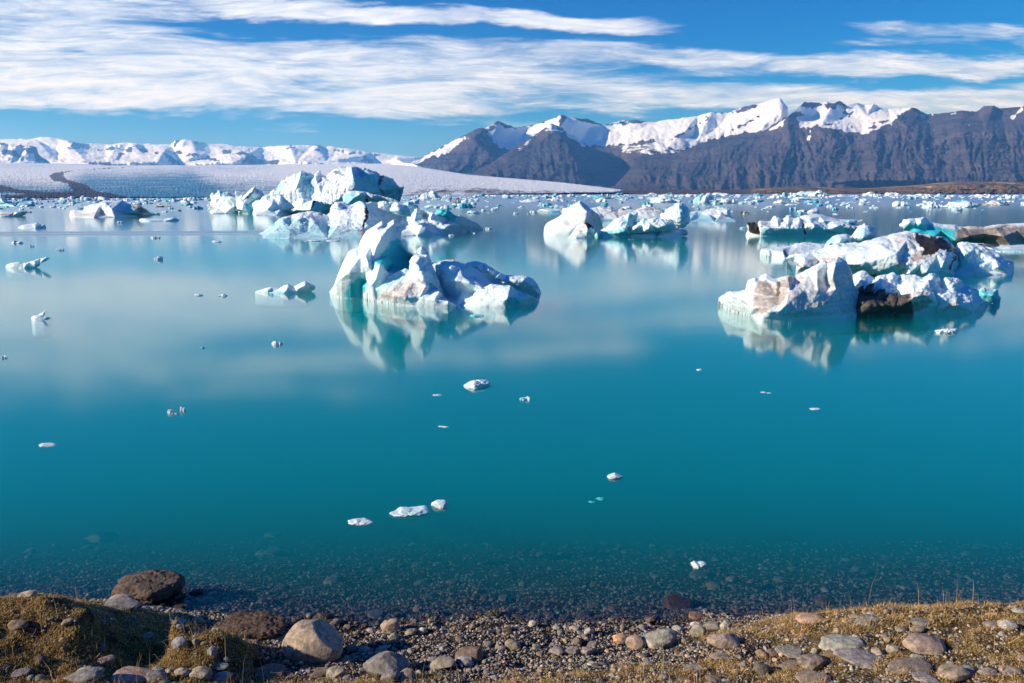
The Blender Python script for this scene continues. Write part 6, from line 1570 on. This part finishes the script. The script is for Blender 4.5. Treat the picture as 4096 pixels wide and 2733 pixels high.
for (T, cx, by, wz, hz_, colr, seed, sty, lab) in stones:
    s_ = T[2]
    px, pb, wpx, hpx = T[0] + cx * s_, T[1] + by * s_, wz * s_, hz_ * s_
    X, Y, Z = ground_hit(px, min(pb - hpx * .10, 2760))
    if Z < -.03:
        Y = float(wl_Y(pb - hpx * .05))
        d3 = rays(px, pb - hpx * .05)
        X, Z = float(d3[0] / d3[1]) * Y, -.03
    dist = math.sqrt(X * X + Y * Y + (CH - Z) ** 2)
    dep = (CH - Z) / dist
    kpx = dist / F
    wm, hm = wpx * kpx, hpx * kpx
    ym = wm * .72
    # visible height = vertical extent * cos + depth extent * sin
    zt = .93 * max((hm - ym * dep * .55) / math.sqrt(1 - dep * dep), hm * .38)
    nm = 'boulder' if wm > .3 else 'stone'
    if sty == 'rug': me = stone_mesh(nm, seed, 5, .16, 5, .05, ROUGHROCK)
    elif sty == 'ang': me = stone_mesh(nm, seed, 4, .12, 9, .014, ROCK)
    else: me = stone_mesh(nm, seed, 4, .10, 3, .008, ROCK)
    co = np.empty(len(me.vertices) * 3, np.float32)
    me.vertices.foreach_get('co', co)
    co = co.reshape(-1, 3)
    full = zt * 1.45          # part of the stone is buried
    co[:, 0] *= wm / np.ptp(co[:, 0])
    co[:, 1] *= ym / np.ptp(co[:, 1])
    co[:, 2] *= full / np.ptp(co[:, 2])
    if sty == 'rug':
        co += vnormals(co.astype(float), ico(5)[1]) * (ridged(co / .05 + seed, 4) * .008)[:, None]
    me.vertices.foreach_set('co', co.ravel())
    o = link(nm, me)
    o.location = (X, Y + ym * .35, Z + zt - full / 2)
    o.rotation_euler = (0, random.uniform(-.12, .12), random.uniform(-.3, .3))
    gy_ = sum(colr) / 3
    o.color = tuple((v * .72 + gy_ * .28) * 1.45 for v in colr) + (1,)
    tag(o, lab, 'boulder' if nm == 'boulder' else 'stone')
    placed.append((X, Y, wm))

# a few big stones seen through the shallow water
for (px, py, wpx, col, lab, seed) in [
    (405, 2165, 110, (.10, .06, .06), 'dark sunken boulder seen through the teal water at the left', 301), (1090, 2150, 60, (.25, .25, .18), 'pale sunken stone seen through the teal water at left centre', 302),
    (3290, 2478 - 60, 60, (.22, .12, .08), 'reddish sunken stone under the right bank', 303), (2710, 2432, 110, (.16, .10, .07), 'dark weedy rock just under the surface right of centre', 304), (1805, 2335, 42, (.28, .25, .2), 'pale sunken cobble below centre', 305),
    (2455, 2440, 44, (.28, .15, .09), 'orange sunken cobble right of centre', 306), (2600, 2488, 42, (.22, .16, .12), 'pointed brown sunken stone right of centre', 307), (2785, 2476, 60, (.20, .14, .10), 'oval brown sunken stone right of the weedy rock', 308)]:
    X, Y, Z = ground_hit(px, py)
    dist = math.sqrt(X * X + Y * Y + (CH - Z) ** 2)
    wm = wpx / F * dist
    o = link('sunken_stone', stone_mesh('sunken_stone', seed, 4, .12, 4, .02, ROCK, (1, .8, .5)))
    o.scale = (wm, wm, wm)
    o.location = (X, Y, Z + wm * .12)
    o.color = col + (1,)
    tag(o, lab, 'stone')

# loose cobbles: copies of ten shapes
cob = [stone_mesh('cobble', 900 + i, 3, .12, (2, 6)[i % 2], .015, ROCK, (1, .8, .5 + .05 * (i % 3))) for i in range(10)]
rc = np.random.RandomState(5)
pal = [(.28, .28, .26), (.20, .19, .175), (.34, .29, .22), (.27, .29, .25), (.16, .15, .15), (.40, .37, .31), (.28, .22, .165), (.24, .27, .29), (.37, .27, .19)]
n_c = 0
while n_c < 55:
    px, py = rc.uniform(-40, 4140), rc.uniform(2480, 2760)
    X, Y, Z = ground_hit(px, py)
    if Z < -.02 or Y > 7.2 or any((X - a) ** 2 + (Y - b) ** 2 < (c * .6) ** 2 for a, b, c in placed): continue
    wm = rc.lognormal(-2.65, .33)
    if wm > .22: continue
    k = n_c % 10
    o = link('cobble', cob[k])
    o.scale = (wm, wm * rc.uniform(.8, 1.15), wm * rc.uniform(.7, 1.2))
    o.rotation_euler = (rc.uniform(-.2, .2), rc.uniform(-.2, .2), rc.uniform(0, 6.28))
    o.location = (X, Y, Z + wm * .10)
    cc = pal[rc.randint(len(pal))]
    o.color = tuple(np.array(cc) * rc.uniform(.75, 1.2)) + (1,)
    tag(o, 'loose fist-sized cobble lying between the larger stones of the shore', 'cobble', 'loose cobbles of the shore')
    n_c += 1
for i in range(80):
    while True:
        px, py = rc.uniform(-40, 4140), rc.uniform(2180, 2480)
        X, Y, Z = ground_hit(px, py)
        if Z < -.03 and Y > 6.9: break
    wm = rc.lognormal(-2.1, .35)
    o = link('sunken_cobble', cob[i % 10])
    o.scale = (wm, wm * rc.uniform(.8, 1.15), wm * .7)
    o.rotation_euler = (rc.uniform(-.2, .2), rc.uniform(-.2, .2), rc.uniform(0, 6.28))
    o.location = (X, Y, Z + wm * .08)
    cc = np.array(pal[rc.randint(len(pal))]) * rc.uniform(.7, 1.2)
    o.color = tuple(cc) + (1,)
    tag(o, 'rounded cobble on the lake bed seen through the shallow water', 'cobble', 'cobbles of the shallow lake bed')


def scatter_stones(name, n, pick, size, sub, label, seed):
    r_ = np.random.RandomState(seed)
    X, Y = pick(r_, n)
    n = len(X)
    Z = ground_z(X, Y)
    S = r_.lognormal(math.log(size), .38, n)
    Vb, Fb = ico(sub)
    shapes = []
    for q in range(14):
        d = 1 + .22 * fbm(Vb + r_.uniform(0, 60, 3), 2)
        for _ in range(4):
            nn = r_.normal(size=3)
            nn /= np.linalg.norm(nn)
            h = r_.uniform(.6, .9)
            dd = Vb @ nn
            d = np.where(dd * d > h, h / np.maximum(dd, 1e-3), d)
        shapes.append(Vb * d[:, None] * .5)
    shapes = np.array(shapes)
    base = shapes[r_.randint(14, size=n)]                       # n,v,3
    base = base * (np.stack([np.ones(n), r_.uniform(.65, .95, n), r_.uniform(.4, .8, n)], 1) * S[:, None])[:, None, :]
    tx = r_.uniform(-.5, .5, n)
    ct, st_ = np.cos(tx)[:, None], np.sin(tx)[:, None]
    y2, z2 = base[:, :, 1] * ct - base[:, :, 2] * st_, base[:, :, 1] * st_ + base[:, :, 2] * ct
    a = r_.uniform(0, 6.283, n)
    ca, sa_ = np.cos(a)[:, None], np.sin(a)[:, None]
    x3, y3 = base[:, :, 0] * ca - y2 * sa_, base[:, :, 0] * sa_ + y2 * ca
    V = np.stack([x3 + X[:, None], y3 + Y[:, None], z2 + (Z + S * .10)[:, None]], 2).reshape(-1, 3)
    Fc = (Fb[None] + (np.arange(n) * len(Vb))[:, None, None]).reshape(-1, 3)
    P_ = np.array(pal)
    colr = P_[r_.randint(len(P_), size=n)] * r_.uniform(.6, 1.6, n)[:, None]
    C = np.concatenate([colr, np.ones((n, 1))], 1)
    C = np.repeat(C, len(Vb), 0)
    me = new_mesh(name, V, Fc, GRAVEL, {'col': C}, smooth=False)
    tag(link(name, me), label, 'gravel', kind='stuff')


def pick_beach(r_, n):
    X, Y = r_.uniform(-5.5, 5.5, n * 3), r_.uniform(4.4, 7.25, n * 3)
    Z = ground_z(X, Y)
    w_ = grass_w(X, Y, Z)
    k = (Z > -.06) & (r_.rand(n * 3) > w_ * np.where(X > 0, .62, .86))
    return X[k][:n], Y[k][:n]


def pick_bed(r_, n):
    Y = 6.9 + r_.exponential(1.5, n)
    X = r_.uniform(-1, 1, n) * Y * .72
    k = Y < 11.5
    return X[k], Y[k]


scatter_stones('gravel', 34000, pick_beach, .016, 1, 'fine grey and tan gravel covering the beach and banks', 41)
scatter_stones('coarse_gravel', 750, pick_beach, .040, 2, 'coarser mixed pebbles strewn over the beach and banks', 43)
scatter_stones('lake_bed_pebbles', 15000, pick_bed, .028, 1, 'rounded pebbles of the lake bed showing through the shallow water', 45)

# ------------------------------------------------------------------ grass and moss
def blades(name, n, pick, h, wd, cols, label, seed, lean=.5):
    r_ = np.random.RandomState(seed)
    X, Y = pick(r_, n)
    n = len(X)
    Z = ground_z(X, Y) - .003
    H = r_.lognormal(math.log(h), .4, n)
    a = r_.uniform(0, 6.283, n)
    dv = np.stack([np.cos(a), np.sin(a)], 1)
    ln = r_.uniform(.15, 1, n) * lean
    b = r_.uniform(0, 6.283, n)
    wv = np.stack([np.cos(b), np.sin(b), np.zeros(n)], 1) * wd
    P0 = np.stack([X, Y, Z], 1)
    P1 = P0 + np.concatenate([dv * (H * ln * .35)[:, None], (H * .6)[:, None]], 1)
    P2 = P0 + np.concatenate([dv * (H * ln)[:, None], (H * np.sqrt(np.maximum(1 - ln * .6, .06)))[:, None]], 1)
    V = np.stack([P0 - wv / 2, P0 + wv / 2, P1 + wv * .4, P1 - wv * .4, P2], 1).reshape(-1, 3)
    t = np.array([(0, 1, 2), (0, 2, 3), (3, 2, 4)])
    Fc = (t[None] + (np.arange(n) * 5)[:, None, None]).reshape(-1, 3)
    cols = np.array(cols)
    cc = cols[r_.randint(len(cols), size=n)] * r_.uniform(.8, 1.5, n)[:, None]
    C = np.repeat(np.concatenate([cc, np.ones((n, 1))], 1), 5, 0)
    me = new_mesh(name, V, Fc, BLADE, {'col': C}, smooth=False)
    tag(link(name, me), label, 'grass', kind='stuff')


def pick_grass(r_, n):
    X, Y = r_.uniform(-5.4, 5.4, n * 4), r_.uniform(4.2, 6.9, n * 4)
    Z = ground_z(X, Y)
    w_ = grass_w(X, Y, Z)
    cl = fbm(np.stack([X / .35, Y / .22, X * 0 + 2], 1), 4)
    w_ = np.where(X < -1.2, w_ * .45, w_)
    k = (w_ > .12) & (cl + w_ * .35 > .36 - .22 * (X < -1.2)) & (Z > .1) & (r_.rand(n * 4) < np.where(X < -1.2, .45, 1))
    return X[k][:n], Y[k][:n]


def pick_moss(r_, n):
    X, Y = r_.uniform(-5.4, -.9, n * 4), r_.uniform(4.4, 6.4, n * 4)
    Z = ground_z(X, Y)
    e = .04
    sl_ = (ground_z(X + e, Y) - ground_z(X - e, Y)) / (2 * e)
    cl = fbm(np.stack([X / .4, Y / .3, X * 0 + 8], 1), 4)
    k = (cl - sl_ * .0 > .02) & (Z > .2)
    return X[k][:n], Y[k][:n]


def pick_stalk(r_, n):
    X, Y = r_.uniform(-5.2, 5.2, n * 8), r_.uniform(4.4, 6.6, n * 8)
    Z = ground_z(X, Y)
    k = (grass_w(X, Y, Z) > .5) & (Z > .2)
    return X[k][:n], Y[k][:n]


blades('dry_grass', 65000, pick_grass, .030, .0032, [(.55, .36, .13), (.42, .26, .09), (.62, .45, .20), (.26, .19, .05), (.70, .54, .29)], 'short dry yellow grass growing over the banks', 51, 1.9)
blades('moss', 40000, pick_moss, .016, .006, [(.38, .27, .09), (.27, .20, .06), (.52, .37, .15), (.16, .13, .04)], 'low olive and yellow moss on the left mound', 53, .9)
blades('grass_stalks', 420, pick_stalk, .15, .0042, [(.40, .27, .13), (.48, .35, .18)], 'thin tall dry stalks standing up from the banks', 55, .35)
HAZE = 5.6e-5
# ------------------------------------------------------------------ air
m, nt = M('haze_air')
g = NT(nt)
pv = g.n('ShaderNodeVolumePrincipled', {'Color': (.13, .46, 1.0, 1), 'Density': HAZE, 'Anisotropy': .1, 'Absorption Color': (1, 1, 1, 1)})
g.n('ShaderNodeOutputMaterial', {'Volume': pv.outputs[0]})
tag(link('haze', box_mesh('haze', -27000, 27000, -4000, 21000, -12, 1400, m)), kind='stuff')
